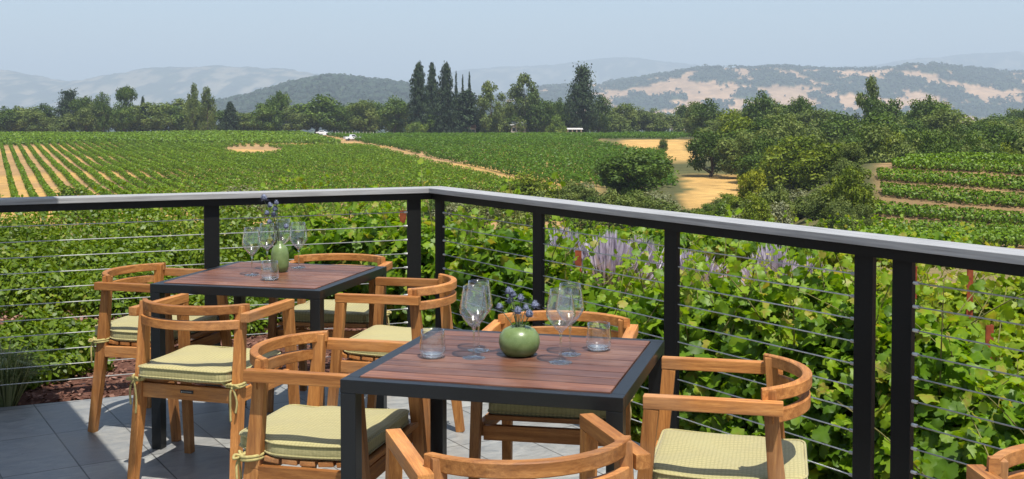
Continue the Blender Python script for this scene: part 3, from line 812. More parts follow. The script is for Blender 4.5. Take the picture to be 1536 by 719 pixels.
def make_template(kind, seed):
    rg = np.random.default_rng(seed)
    if kind in ('oak', 'olive', 'bright', 'darkoak'):
        lo = {'oak': .02, 'darkoak': -.04, 'olive': .0, 'bright': -.04}[kind]
        C, N, S, T, tips = crown_clumps(rg, 46, 230, lo, .10, .19, .046)
        mat = {'oak': L_OAK, 'darkoak': L_OAK, 'olive': L_OLIVE, 'bright': L_BRIGHT}[kind]; tr = trunk_mesh(rg, tips, lo + .12)
    elif kind == 'yellow':
        C, N, S, T, tips = crown_clumps(rg, 40, 240, -.04, .10, .2, .05); mat = L_YELLOW; tr = trunk_mesh(rg, tips, .12)
    elif kind == 'tall':
        C, N, S, T, tips = crown_clumps(rg, 46, 200, .04, .08, .17, .046, 'tall'); mat = L_OLIVE; tr = trunk_mesh(rg, tips, .4, .022)
    elif kind == 'umbrella':
        C, N, S, T, tips = crown_clumps(rg, 28, 230, .7, .10, .17, .046, 'umbrella'); mat = L_OAK; tr = trunk_mesh(rg, tips, .66, .03, 9)
    elif kind in ('redwood', 'spire', 'pine'):
        C = []; N = []; S = []; T = []; tips = []
        nb = {'redwood': 210, 'spire': 150, 'pine': 64}[kind]
        for k in range(nb):
            h = .06 + .93 * (k + rg.random()) / nb
            env = {'redwood': .60 * (1 - h) ** .58 * min(1, h / .1) * (.72 + .5 * rg.random()) + .03, 'spire': .5 * (1 - h) ** .95 + .02, 'pine': .20 + .42 * math.sin(min(1, h * 1.25) * 3.0) * (1.15 - h)}[kind]
            a = k * 2.399 + rg.normal(0, .4); ln = env * rg.uniform(.55, 1.12); dr = {'redwood': -.10, 'spire': -.06, 'pine': .22}[kind]
            m = int({'redwood': 44, 'spire': 40, 'pine': 150}[kind] * (.35 + ln * 2)); t = rg.random(m) ** .7
            ax = np.array([math.cos(a), math.sin(a), dr]); p = np.array([0, 0, h]) + ax * ln * t[:, None]
            sp = {'redwood': .024, 'spire': .018, 'pine': .055}[kind]; p += rg.normal(size=(m, 3)) * sp * (.4 + .9 * t[:, None]) * [1, 1, .62]
            C.append(p); N.append(unit(np.array([0, 0, 1]) + ax * .5 + .7 * rg.normal(size=(m, 3)))); S.append(rg.uniform(.6, 1.3, m) * {'redwood': .052, 'spire': .04, 'pine': .05}[kind])
            T.append(np.full(m, rg.normal(.5, .13)) + rg.normal(0, .14, m)); tips.append((p[-1], .05))
        C, N, S, T = map(np.concatenate, (C, N, S, T)); mat = L_CONIF
        bm = bmesh.new(); add_tube(bm, [(0, 0, -.1), (0, 0, .3), (0, 0, .7), (0, 0, .985)], [.030, .022, .012, .002], 7)
        for c, _ in (tips[::3] if kind != 'pine' else tips):
            c = Vector(c); add_tube(bm, [(0, 0, max(.03, c.z - .03)), c], [.006, .002], 4)
        tr = bpy.data.meshes.new('trunk'); bm.to_mesh(tr); bm.free(); tr.materials.append(BARK)
    else:      # bushes: pale / bush
        C = []; N = []; S = []; T = []
        for k in range(30):
            d = unit(rg.normal(size=3)); d[2] = abs(d[2]); c = np.array([d[0] * .36, d[1] * .36, .12 + d[2] * .62]) * rg.uniform(.65, 1); r = rg.uniform(.10, .20)
            m = int(260 * (r / .2) ** 2); dd, p = ball(m, rg, .4)
            C.append(c + p * r); N.append(unit(dd + [0, 0, .4] + .6 * rg.normal(size=(m, 3)))); S.append(.055 * rg.uniform(.6, 1.3, m)); T.append(np.full(m, rg.normal(.5, .12)) + rg.normal(0, .17, m))
        C, N, S, T = map(np.concatenate, (C, N, S, T)); mat = {'pale': L_PALE, 'bush': L_OLIVE, 'greenbush': L_SHRUB, 'darkbush': L_OAK}[kind]
        bm = bmesh.new()
        for k in range(5): a = k * 1.26 + rg.random(); add_tube(bm, [(0, 0, -.1), (.12 * math.cos(a), .12 * math.sin(a), .25), (.28 * math.cos(a), .28 * math.sin(a), .6)], [.016, .011, .004], 5)
        tr = bpy.data.meshes.new('trunk'); bm.to_mesh(tr); bm.free(); tr.materials.append(BARK)
    cr = leaves('crown', C, N, S, T, 'quad', rg); cr.materials.append(mat)
    return cr, tr
TPL = {}
for k, n in (('oak', 3), ('darkoak', 2), ('olive', 3), ('bright', 2), ('tall', 2), ('umbrella', 1), ('redwood', 2), ('spire', 1), ('pine', 2), ('yellow', 1), ('pale', 2), ('bush', 2), ('greenbush', 2), ('darkbush', 2)):
    TPL[k] = [make_template(k, 100 + 17 * i + len(k) * 5 + ord(k[0])) for i in range(n)]
prnd = random.Random(11)
NAME = {'yellow': 'brush_shrub', 'oak': 'oak_tree', 'darkoak': 'oak_tree', 'olive': 'olive_green_tree', 'bright': 'willow_tree', 'tall': 'eucalyptus_tree', 'umbrella': 'pine_tree', 'redwood': 'redwood_tree', 'spire': 'fir_tree', 'pine': 'pine_tree', 'pale': 'brush_shrub', 'bush': 'brush_shrub', 'greenbush': 'brush_shrub', 'darkbush': 'brush_shrub'}
def tree(px, depth, top, wpx, kind, label, group=None, base=None):
    """a tree measured in the photo: crown centre column, distance, top row, width in pixels"""
    p = at_depth(px, top, depth); zb = gz(p.x, p.y) if base is None else base
    h = max(.6, p.z - zb); w = min(wpx / F * depth, h * 1.6)
    cr, tr = prnd.choice(TPL[kind])
    t = thing(NAME[kind], label, 'shrub' if 'shrub' in NAME[kind] else 'tree', (p.x, p.y, zb), prnd.random() * 6.28, group)
    k = 1.18 if kind in ('redwood', 'spire', 'tall', 'pine') else 1.08
    t.scale = (w * k, w * k, h)
    link('trunk', tr, None, t); link('crown', cr, None, t)
    return t

# ------------------------------------------------------------------ tree line beyond the vineyards (left to right)
def at_row(px, d, h):      # picture row of a point h metres above the ground there
    x = (px - 768) / F * d; z = gz(x, d) + h
    c = d * CP - (z - EYE) * SP; u = d * SP + (z - EYE) * CP
    return 359.5 + SH - F * u / c
G_TL = 'trees of the line beyond the vineyards'
for px, top, w, kind, lab in [
    (22, 157, 66, 'olive', 'olive brown tree at the left end of the tree line'),
    (60, 153, 50, 'oak', 'spiky topped oak left of the tall grove in the tree line'),
    (103, 139, 38, 'pine', 'dark ragged pine at the left of the tall grove beyond the left field'),
    (128, 134, 48, 'oak', 'broad dark oak in the middle of the tall grove beyond the left field'),
    (154, 135, 30, 'oak', 'tall oak at the right of the grove, next to the umbrella shaped pine'),
    (188, 130, 36, 'umbrella', 'umbrella shaped pine standing above the left tree line'),
    (186, 147, 40, 'oak', 'dense oak filling in under the umbrella shaped pine'),
    (214, 145, 13, 'redwood', 'small dark conifer right of the umbrella shaped pine'),
    (290, 128, 22, 'tall', 'taller of two ragged eucalyptus trees in the left tree line'),
    (311, 133, 26, 'tall', 'shorter of two ragged eucalyptus trees in the left tree line'),
    (345, 153, 26, 'redwood', 'small fir between the eucalyptus pair and the big dark oak'),
    (418, 125, 36, 'oak', 'upper crown of the tall dark oak before the blue wooded hill'),
    (402, 148, 50, 'darkoak', 'low dark oak at the left foot of the tall dark oak'),
    (474, 139, 84, 'oak', 'wide olive oak shading the parked white car'),
    (545, 150, 52, 'darkoak', 'dense dark oak below the right shoulder of the wooded hill'),
    (592, 142, 54, 'oak', 'rounded oak directly left of the redwoods'),
    (628, 94, 34, 'redwood', 'left and broadest of the three tall redwoods'),
    (648, 95, 27, 'redwood', 'middle of the three tall redwoods'),
    (669, 95, 34, 'redwood', 'right one of the three tall redwoods'),
    (684, 107, 13, 'spire', 'thin spire shaped fir just right of the redwoods'),
    (694, 112, 12, 'spire', 'shortest of the thin spire shaped firs'),
    (704, 108, 15, 'spire', 'thin spire shaped fir farthest from the redwoods'),
    (700, 136, 62, 'redwood', 'layered cedar with drooping boughs right of the redwoods'),
    (737, 122, 44, 'tall', 'tall ragged tree between the cedar and the brown gum tree'),
    (788, 114, 50, 'tall', 'tall brown green gum tree behind the farm roof'),
    (806, 132, 50, 'oak', 'oak at the right side of the brown green gum tree'),
    (838, 145, 34, 'darkoak', 'green pointed oak left of the lone tall pine'),
    (874, 104, 48, 'pine', 'lone tall dark pine with upswept branches before golden hills'),
    (898, 139, 40, 'oak', 'oak hugging the right side of the lone tall pine')]:
    tree(px, 400 + prnd.uniform(-8, 14), top, w, kind, lab, G_TL)
tree(626, 388, 172, 34, 'greenbush', 'round clipped green bush in front of the redwoods')
tree(836, 386, 165, 32, 'greenbush', 'round bright green bush beside the long low building')
for k in range(46):      # the lower ranks, nothing tells them apart
    px = -70 + k * 24.5 + prnd.uniform(-7, 7)
    if abs(px - 487) < 12: px += 25
    top = 159 + 6 * math.sin(px * .021) + prnd.uniform(-7, 6) - (5 if px > 900 or px < 340 else 0)
    tree(px, 392 + prnd.uniform(0, 45), top, prnd.uniform(44, 70), prnd.choice(['olive', 'oak', 'darkoak', 'olive', 'bush', 'darkoak']), 'low round tree of the dense band closing off the vineyards', 'low trees along the vineyards')

# ------------------------------------------------------------------ woods on the right
for px, d, top, w, kind, lab in [
    (1302, 250, 115, 44, 'tall', 'crooked ragged tree rising above the right woods'),
    (1325, 245, 130, 66, 'oak', 'dark oak right under the crooked ragged tree'),
    (1205, 270, 131, 46, 'oak', 'dark oak poking above the right woods before the golden hills'),
    (1146, 280, 134, 66, 'darkoak', 'wide dark oak at the left part of the right woods skyline'),
    (1060, 300, 146, 60, 'darkoak', 'dark oak where the tree line meets the right woods'),
    (1392, 240, 141, 76, 'darkoak', 'broad dome shaped oak right of the crooked ragged tree'),
    (1102, 200, 163, 88, 'bright', 'yellow green willow behind the grey green trees by the dry grass'),
    (1066, 178, 188, 70, 'darkoak', 'dark tree at the right edge of the upper dry grass patch'),
    (1112, 172, 196, 84, 'olive', 'grey green tree with sagging crown above the lower dry grass'),
    (1185, 140, 193, 106, 'bright', 'large bright olive green tree in the middle of the right woods'),
    (1240, 125, 206, 128, 'bright', 'large dull green tree next to the terraced vineyard'),
    (1276, 86, 240, 76, 'bright', 'drooping dull green tree touching the left end of the terraces'),
    (1262, 92, 292, 60, 'olive', 'grey green shrub under the drooping tree beside the terraces'),
    (1332, 165, 164, 108, 'oak', 'tall oak with dark trunk standing above the terraces'),
    (1424, 150, 190, 88, 'darkoak', 'dark grey green tree at the top edge of the terraces'),
    (1496, 170, 172, 90, 'oak', 'oak near the right picture edge behind the terraces'),
    (1128, 100, 247, 56, 'yellow', 'yellow flushed shrub at the right edge of the lower dry grass'),
    (956, 128, 221, 124, 'oak', 'big round dark oak standing just above the railing'),
    (925, 131, 232, 70, 'oak', 'left shoulder of the big dark oak above the railing'),
    (995, 250, 207, 17, 'oak', 'small lone tree on the upper dry grass patch'),
    (1146, 96, 276, 100, 'bush', 'grey green brush below the yellow flushed shrub'),
    (1196, 100, 283, 76, 'pale', 'pale brush at the foot of the dull green tree'),
    (1085, 92, 292, 60, 'greenbush', 'low green bush in front of the lower dry grass'),
    (880, 118, 259, 52, 'pale', 'pale feathery brush left of the big dark oak'),
    (853, 122, 268, 30, 'olive', 'small olive brush left of the pale feathery brush'),
    (800, 108, 258, 104, 'bright', 'dark green mounded bush above the middle of the railing'),
    (704, 104, 261, 66, 'bush', 'grey green bush just right of the railing corner'),
    (362, 108, 262, 84, 'pale', 'feathery pale bush above the left railing'),
    (112, 104, 263, 88, 'greenbush', 'bright feathery bush above the far left railing'),
    (1470, 134, 224, 44, 'pale', 'silvery shrub at the top corner of the terraces'),
    (1392, 128, 240, 56, 'pale', 'whitish dry shrub row at the top of the terraces'),
    (1516, 130, 214, 50, 'bright', 'bright green shrub at the right edge above the terraces'),
    (760, 40, 296, 130, 'bush', 'olive brush seen under the rail right of the corner'),
    (690, 36, 306, 80, 'darkbush', 'dark brush seen under the rail next to the corner post'),
    (400, 30, 305, 150, 'bush', 'olive brush under the left rail behind the thistles'),
    (560, 44, 300, 150, 'darkbush', 'dark brush under the left rail near the corner'),
    (880, 45, 312, 120, 'darkbush', 'dark brush under the right rail behind the lavender')]:
    tree(px, d, top, w, kind, lab)
for k in range(64):
    d = prnd.choice([185, 215, 245, 275, 310, 345]) + prnd.uniform(-14, 14); px = prnd.uniform(1035, 1640)
    if px < 1120 and d < 300: d += 110
    sky = 149 + 6 * math.sin(px * .03) + (8 if px > 1450 else 0)
    top = sky + (345 - d) * .16 + prnd.uniform(-4, 12)
    tree(px, d, top, prnd.uniform(50, 95) * (245 / d) ** .35, prnd.choice(['oak', 'olive', 'olive', 'oak', 'darkoak', 'olive', 'bright']), 'rounded oak of the dense mixed woods on the right', 'trees of the right woods')
for k in range(60):
    d = prnd.uniform(124, 185); px = prnd.uniform(1120, 1640)
    if px < 1290: d = prnd.uniform(135, 185)
    top = prnd.uniform(176, 214) - (d - 150) * .18 + (12 if px < 1290 else 0)
    tree(px, d, top, prnd.uniform(60, 100), prnd.choice(['oak', 'darkoak', 'olive', 'olive', 'oak', 'bright', 'bush']), 'round leafy tree low in the mixed woods on the right', 'low trees of the right woods')
for k in range(26):
    d = prnd.uniform(82, 118); px = prnd.uniform(1040, 1285); top = prnd.uniform(262, 300) + (100 - d) * .5 - (px - 1160) * .12
    tree(px, d, top, prnd.uniform(50, 90), prnd.choice(['olive', 'bush', 'pale', 'bright', 'bush', 'greenbush']), 'mixed brush filling the gully below the right woods', 'gully brush on the right')
for k in range(16):
    d = prnd.uniform(74, 112); px = 1262 + prnd.uniform(-16, 30) + (d - 74) * .25; top = at_row(px, d, prnd.uniform(1.6, 3.0))
    tree(px, d, top, prnd.uniform(36, 60), prnd.choice(['olive', 'bush', 'greenbush', 'bush']), 'brush along the left edge of the terraced slope', 'brush beside the terraces')
for k in range(22):
    d = prnd.uniform(84, 116); px = prnd.uniform(660, 1000); top = prnd.uniform(266, 290) + (100 - d) * .6
    tree(px, d, top, prnd.uniform(50, 84), prnd.choice(['olive', 'bush', 'pale', 'bush', 'greenbush', 'darkbush']), 'mixed brush filling the gully above the middle of the railing', 'gully brush in the middle')
# far woods in the valley: one mass nobody could count
n = 5200; d = rng.uniform(900, 3600, n); u = rng.uniform(-.62, .62, n); X = u * d
Z = ground_z(X, d)
hh = rng.uniform(8, 17, n); hh *= np.where((fbm(X * .004, d * .004, 41, 3) > .47), 1, .25)
C = []; N = []; S = []
for q in range(7):
    dd = unit(rng.normal(size=(n, 3))); C.append(np.stack([X, d, Z + hh * .5], -1) + dd * np.stack([hh * .55, hh * .55, hh * .45], -1)); N.append(dd + [0, -.2, .5]); S.append(hh * .75)
me = leaves('distant_woods', np.concatenate(C), np.concatenate(N), np.concatenate(S), rng.normal(.5, .2, 7 * n), 'quad'); me.materials.append(L_OAK)
tag(link('distant_woods', me), None, None, kind='stuff')

# ------------------------------------------------------------------ vineyard rows
def row_mesh(P0, P1, dens, wid, h0, h1, leaf, skip=None, seed=0, bend=0.0):
    rg = np.random.default_rng(seed); P0, P1 = np.array(P0, float), np.array(P1, float); L = np.linalg.norm(P1 - P0)
    n = int(L * dens); t = rg.random(n); p = P0 + (P1 - P0) * t[:, None]; dr = (P1 - P0) / L; nr = np.array([-dr[1], dr[0]])
    p = p + nr * (bend * ((t - .35) ** 2 - .1225))[:, None]; s = t * L; vig = .75 + .5 * fbm(s * .35, np.full(n, seed * 3.7), 5, 3)
    a = rg.uniform(0, 2 * PI, n); rr = rg.random(n) ** .45
    p = p + nr * (np.cos(a) * rr * wid * .5 * vig)[:, None]
    z = (h0 + h1) / 2 + np.sin(a) * rr * (h1 - h0) * .5 * vig
    keep = np.ones(n, bool)
    if skip is not None: keep = ~skip(p[:, 0], p[:, 1])
    keep &= (fbm(s * .12, np.full(n, seed * 1.3 + 50), 8, 2) > .10)
    p, z, a, vig = p[keep], z[keep], a[keep], vig[keep]; n = len(p)
    if n < 8: return None
    C = np.stack([p[:, 0], p[:, 1], ground_z(p[:, 0], p[:, 1]) + z], -1)
    o = P0.copy(); zo = gz(o[0], o[1]); C -= [o[0], o[1], zo]
    Nn = np.stack([nr[0] * np.cos(a), nr[1] * np.cos(a), np.sin(a) + .35], -1) + .55 * rg.normal(size=(n, 3))
    T = .42 + .34 * (vig - 1) + rg.normal(0, .17, n) + .16 * (fbm(p[:, 0] * .03, p[:, 1] * .03, 9, 3) - .5)
    return leaves('vine_row', C, Nn, leaf * rg.uniform(.65, 1.35, n), T, 'quad', rg), (o[0], o[1], zo)
def vine_row(P0, P1, label, group, mat, **kw):
    r = row_mesh(P0, P1, **kw)
    if r is None: return
    me, loc = r; me.materials.append(mat); o = link('vine_row', me); o.location = loc; tag(o, label, 'vine row', group)
def clip_line(o, d, inside, n=500, L=420):
    t = np.linspace(-L, L, 2 * n); P = np.array(o)[None] + np.array(d)[None] * t[:, None]; m = inside(P[:, 0], P[:, 1])
    if m.sum() < 6: return None
    i = np.where(m)[0]; return P[i[0]], P[i[-1]]
def track_x(y): return -50 + (330 - y) * (47 / 158)          # the dirt track between the two fields
dirt = lambda x, y: (((x / y + .226) / .026) ** 2 + ((y - 262) / 20) ** 2) < 1
inA = lambda x, y: (y > 106) & (y < 285 + 6 * np.sin(x * .05)) & (x < track_x(y) - .9 - 1.4 * sst(250, 330, y)) & (x > -.66 * y)
inA2 = lambda x, y: (y >= 288 + 6 * np.sin(x * .05)) & (y < 384) & (x < track_x(y) - 4) & (x > -.60 * y)
gold1 = lambda x, y: (((x - 37) / 16) ** 2 + ((y - 300) / 46) ** 2) < 1
inB = lambda x, y: (y > 150) & (y < 382) & (x > track_x(y) + .9 + 1.4 * sst(250, 330, y)) & (x < .118 * y + 4 + (y - 330).clip(0) * .35) & ~gold1(x, y)
dA = np.array([-.415, .91]); dA /= np.linalg.norm(dA); nA = np.array([dA[1], -dA[0]])
i = 0
for k in range(-56, 112):
    c = clip_line(np.array([-60, 180]) + nA * 1.95 * k, dA, inA)
    if c is None or np.linalg.norm(c[1] - c[0]) < 12: continue
    vine_row(c[0], c[1], 'long green trellised row running up the lower left field, bare soil between', 'rows of the lower left field', L_ROW, dens=34, wid=.72, h0=.1, h1=.98, leaf=.33, skip=dirt, seed=k + 200)
dA2 = np.array([.995, .10])
for k in range(42):
    c = clip_line(np.array([-120, 286 + 2.5 * k]), dA2, inA2)
    if c is None or np.linalg.norm(c[1] - c[0]) < 12: continue
    vine_row(c[0], c[1], 'level green row across the top of the left field, below the trees', 'rows across the top of the left field', L_ROW, dens=18, wid=1.4, h0=.2, h1=1.6, leaf=.60, seed=k + 400)
dB = np.array([-.285, .958]); nB = np.array([.958, .285])
for k in range(0, 90):
    c = clip_line(np.array([-48, 330]) + nB * (2.4 * k + 2), dB, inB)
    if c is None or np.linalg.norm(c[1] - c[0]) < 12: continue
    vine_row(c[0], c[1], 'dense green row of the middle hillside field right of the dirt track', 'rows of the middle field', L_ROWB, dens=22, wid=.95, h0=.15, h1=1.3, leaf=.44, skip=gold1, seed=k + 600)
# terraces on the right
for k in range(8):
    y0 = 76 + k * 4.5; x0 = (.290 + .007 * k + .006 * math.sin(k * 2.1)) * y0
    P0 = np.array([x0, y0]); P1 = P0 + np.array([.985, -.20]) * 46
    n_ = ['lowest', 'second', 'third', 'fourth', 'fifth', 'sixth', 'seventh', 'topmost'][k]
    vine_row(P0, P1, f'{n_} green vine row of the terraced slope, counted upward from the railing' if k else 'lowest green vine row of the terraced slope, just above the railing', 'terraced vine rows', L_ROW, dens=230, wid=2.1, h0=.05, h1=.95, leaf=.26, bend=14.0, seed=k + 900)

# ------------------------------------------------------------------ vehicles and farm buildings
WHITE = simple('white_car_paint', (.78, .79, .80), .3, 0, .5); DARKGL = simple('dark_car_glass', (.02, .025, .03), .1, 0, .6); TYRE = simple('tyre_rubber', (.02, .02, .02), .8)
ROOF = simple('pale_metal_roof', (.55, .54, .52), .5, 0, .4, 3, .15); WALL = simple('pale_plaster', (.52, .49, .44), .85, 0, .2, 3, .15); TILE = simple('clay_roof', (.24, .13, .09), .8, 0, .2, 4, .3)
def vehicle(name, label, cat, loc, rz, pickup):
    t = thing(name, label, cat, loc, rz)
    side = [(-2.5, .45), (2.45, .45), (2.55, .75), (2.4, 1.02), (1.1, 1.08), (.55, 1.12), (-2.5, 1.12)] if pickup else [(-2.2, .4), (2.2, .4), (2.28, .7), (2.0, .92), (.95, .98), (-1.9, 1.0), (-2.25, .9)]
    bm = bmesh.new(); add_prism(bm, side, -.88, .88, .05)
    for v in bm.verts: v.co = Vector((v.co.x, v.co.z, v.co.y))
    bmesh.ops.recalc_face_normals(bm, faces=bm.faces); obj('body', bm, WHITE, t)
    cab = [(-.75, 1.10), (1.05, 1.10), (.45, 1.72), (-.62, 1.74)] if pickup else [(-1.5, .97), (1.0, .97), (.3, 1.42), (-.9, 1.44)]
    bm = bmesh.new(); add_prism(bm, cab, -.78, .78, .05)
    for v in bm.verts: v.co = Vector((v.co.x, v.co.z, v.co.y))
    bmesh.ops.recalc_face_normals(bm, faces=bm.faces); obj('cab', bm, WHITE, t)
    for s in (-1, 1):
        cx = sum(p[0] for p in cab) / 4; cz = sum(p[1] for p in cab) / 4
        bm = bmesh.new(); add_prism(bm, [(cx + (x - cx) * .80, cz + (z - cz) * .68) for x, z in cab], .779, .786)
        for v in bm.verts: v.co = Vector((v.co.x, s * v.co.z, v.co.y))
        bmesh.ops.recalc_face_normals(bm, faces=bm.faces); obj('window', bm, DARKGL, t)
        for x in (-1.5, 1.55):
            bm = bmesh.new(); add_lathe(bm, [(0, -.11), (.33, -.11), (.36, -.07), (.36, .07), (.33, .11), (0, .11)], 18)
            for v in bm.verts: v.co = Vector((v.co.x, v.co.z, v.co.y))
            bmesh.ops.recalc_face_normals(bm, faces=bm.faces); w = obj('wheel', bm, TYRE, t, True); w.location = (x, s * .82, .36)
    return t
p = at_depth(529, 211, 328); vehicle('pickup_truck', 'white pickup truck parked on the dirt track between the fields', 'pickup truck', (p.x, p.y, gz(p.x, p.y)), .5, True)
p = at_depth(484, 200, 384); vehicle('parked_car', 'white car parked under the wide olive oak', 'car', (p.x, p.y, gz(p.x, p.y) + .3), .1, False)
def building(name, label, loc, rz, L, D, Hh, rise, roofmat, cat='building', group=None):
    t = thing(name, label, cat, loc, rz, group)
    bm = bmesh.new(); add_prism(bm, [(-L / 2, -D / 2), (L / 2, -D / 2), (L / 2, D / 2), (-L / 2, D / 2)], -1.0, Hh); obj('wall', bm, WALL, t)
    bm = bmesh.new(); add_prism(bm, [(-D / 2 - .5, Hh - .1), (D / 2 + .5, Hh - .1), (0, Hh + rise)], -L / 2 - .4, L / 2 + .4)
    for v in bm.verts: v.co = Vector((v.co.z, v.co.x, v.co.y))
    bmesh.ops.recalc_face_normals(bm, faces=bm.faces); obj('roof', bm, roofmat, t)
    for k in range(3):
        bm = bmesh.new(); add_box(bm, (-L * .3 + k * L * .3, -D / 2 - .02, Hh * .55), (1.1, .05, 1.2), 0, 0); obj('window', bm, DARKGL, t)
    return t
p = at_depth(861, 186, 392); building('farm_building', 'long low white building at the foot of the lone pine', (p.x, p.y, gz(p.x, p.y) + .6), .05, 5.0, 4, 1.6, .4, ROOF)
p = at_depth(780, 178, 396); building('farm_house', 'house with pale roof under the brown green gum tree', (p.x, p.y, gz(p.x, p.y)), -.2, 5, 6, 3.6, 1.0, ROOF)
p = at_depth(703, 180, 396); building('farm_house', 'small house half hidden behind the layered cedar', (p.x, p.y, gz(p.x, p.y)), .2, 4, 5, 2.6, 1.0, TILE)
for k in range(13):
    px = 503 + k * 5.2; p = at_depth(px, 194 + .15 * k, 366); bm = bmesh.new(); add_box(bm, (0, 0, .8), (.12, .12, 1.9), 0, .01)
    o = obj('field_stake', bm, WALL); o.location = (p.x, p.y, gz(p.x, p.y)); tag(o, 'pale wooden stake in the line behind the white pickup', 'stake', 'pale stakes behind the pickup')

# ------------------------------------------------------------------ grapevines just outside the rail
SH_SPIKE = np.array([(-.5, 0, 0), (0, -.055, 0), (.5, 0, 0), (0, .055, 0)])
def canopy(rg, w, thick, h0, h1, n, leaf, shoots, ang):
    """leaf cloud of one vine; local x along the row"""
    t = rg.uniform(-.5, .5, n); a = rg.uniform(0, 2 * PI, n); rr = rg.random(n) ** .33
    bul = .72 + .6 * fbm(t * 4 + 9, a * .8, int(rg.integers(1000)), 3)
    x = t * w * 1.12; y = np.cos(a) * rr * thick * .5 * bul; z = (h0 + h1) / 2 + np.sin(a) * rr * (h1 - h0) * .5 * bul * (1 - .22 * (2 * t) ** 2)
    C = np.stack([x, y, z], -1); N = np.stack([.25 * t, np.cos(a), .75 * np.sin(a) + .5], -1) + .75 * rg.normal(size=(n, 3))
    S = leaf * rg.uniform(.42, 1.32, n); T = .42 + rg.normal(0, .24, n) + .22 * (rr - .6)  # inner leaves darker, outer lighter: canopy shade put into the tint
    canes = []
    for k in range(shoots):
        x0 = rg.uniform(-.5, .5) * w; y0 = rg.normal(0, thick * .22); ln = rg.uniform(.16, .62); d = np.array([rg.normal(0, .45), rg.normal(0, .45), 1.0]); d /= np.linalg.norm(d)
        p0 = np.array([x0, y0, h1 - .22]); P = [p0 + d * ln * 1.3 * q + np.array([d[0], d[1], -.5]) * ln * .35 * q * q for q in np.linspace(0, 1, 7)]
        canes.append(P); m = 18
        q = rg.random(m) * 6; i = np.minimum(q.astype(int), 5); PP = np.array(P); c = PP[i] + (PP[i + 1] - PP[i]) * (q - i)[:, None] + rg.normal(0, .035, (m, 3))
        C = np.concatenate([C, c]); N = np.concatenate([N, rg.normal(size=(m, 3)) + [0, -.2, .6]]); S = np.concatenate([S, leaf * rg.uniform(.45, .9, m) * (1.1 - .08 * q)]); T = np.concatenate([T, rg.normal(.72, .15, m)])
    return C, N, S, T, canes
def vine(px, depth, top, w, thick, n, leaf, mat, label, group, ang, shoots=9, h0=.12, seed=0):
    rg = np.random.default_rng(seed + 3000); p = at_depth(px, top, depth); zb = gz(p.x, p.y); h1 = p.z - zb
    t = thing('grapevine', label, 'grapevine', (p.x, p.y, zb), ang, group)
    C, N, S, T, canes = canopy(rg, w, thick, h0, h1 - .10, n, leaf, int(shoots * 1.6), ang)
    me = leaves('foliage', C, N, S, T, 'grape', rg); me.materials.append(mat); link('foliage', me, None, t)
    bm = bmesh.new(); add_tube(bm, smooth_curve([(0, 0, -.1), (.03, .01, h1 * .25), (-.02, 0, h1 * .5)], 5), [.035, .034, .033, .032, .031, .030, .029, .028, .028, .028, .028], 8)
    add_tube(bm, smooth_curve([(-w * .5, 0, h1 * .52), (-.1, .02, h1 * .5), (.1, -.01, h1 * .5), (w * .5, 0, h1 * .53)], 4), .016, 6); obj('trunk', bm, VINEWOOD, t, True)
    if canes:
        for P in (canes if group in ('grapevines along the railing', 'sunny vines of the second row') else []):
            bm = bmesh.new(); add_tube(bm, P, [.0045 - .0005 * i for i in range(7)], 5); obj('cane', bm, CANE, t, True)
    return t
CANE = simple('green_cane', (.16, .15, .045), .7, 0, .3, 20, .3)
AR = math.atan2(DR.y, DR.x)
near = [(470, 9.5, 312, 'vine behind the left rail just right of the tall vase'), (572, 9.2, 309, 'vine behind the left rail beside the rusty stake'),
        (668, 8.6, 330, 'vine right outside the corner of the two railings'), (762, 8.0, 338, 'vine seen between the corner post and the next post'),
        (856, 7.4, 392, 'vine in front of the lavender, behind the wine glasses'), (952, 6.9, 420, 'vine in front of the orange dirt patch'),
        (1052, 6.5, 408, 'dark leafed vine behind the near right chair'), (1152, 6.1, 402, 'vine with long bright shoots under the lavender tuft'),
        (1252, 5.75, 392, 'vine left of the twin black posts'), (1362, 5.35, 470, 'vine directly behind the twin black posts'),
        (1462, 5.0, 572, 'big leafed vine low by the rail at lower right'), (1570, 4.7, 590, 'big leafed vine at the lower right picture edge')]
for k, (px, d, top, lab) in enumerate(near):
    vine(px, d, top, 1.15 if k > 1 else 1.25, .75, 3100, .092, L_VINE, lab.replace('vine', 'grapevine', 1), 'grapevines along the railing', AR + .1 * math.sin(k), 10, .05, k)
for k, (px, d, top, lab) in enumerate([(1110, 12.6, 432, 'yellow green vine low behind the near right chair back'), (1195, 11.6, 420, 'yellow green vine seen left of the twin posts, second row'), (1285, 10.9, 404, 'yellow green vine right behind the left one of the twin posts'),
        (1372, 10.3, 402, 'yellow green vine just right of the twin posts, second row'), (1455, 9.7, 404, 'yellow green vine around the taller rusty stake at right'), (1535, 9.2, 408, 'yellow green vine at the right picture edge, second row'), (1625, 8.8, 412, 'yellow green vine beyond the right picture edge'),
        (1420, 7.4, 470, 'yellow green vine around the lower rusty stake at right'), (1515, 7.0, 480, 'yellow green vine in front of the second row at right edge')]):
    vine(px, d, top, 1.5, .9, 2600, .094, L_VINE2, lab, 'sunny vines of the second row', AR + .25, 9, .05, 40 + k)
for k, px in enumerate([845, 905, 965, 1025, 1085, 1145, 1205, 1265, 1325, 1385]):
    vine(px, 20.5 - .1 * k, 337 + .6 * k + 3 * math.sin(k * 2), 1.5, .9, 1000, .12, L_VINE, 'darker green grapevine of the row beyond the lavender', 'vines beyond the lavender', AR + .5, 5, .25, 70 + k)
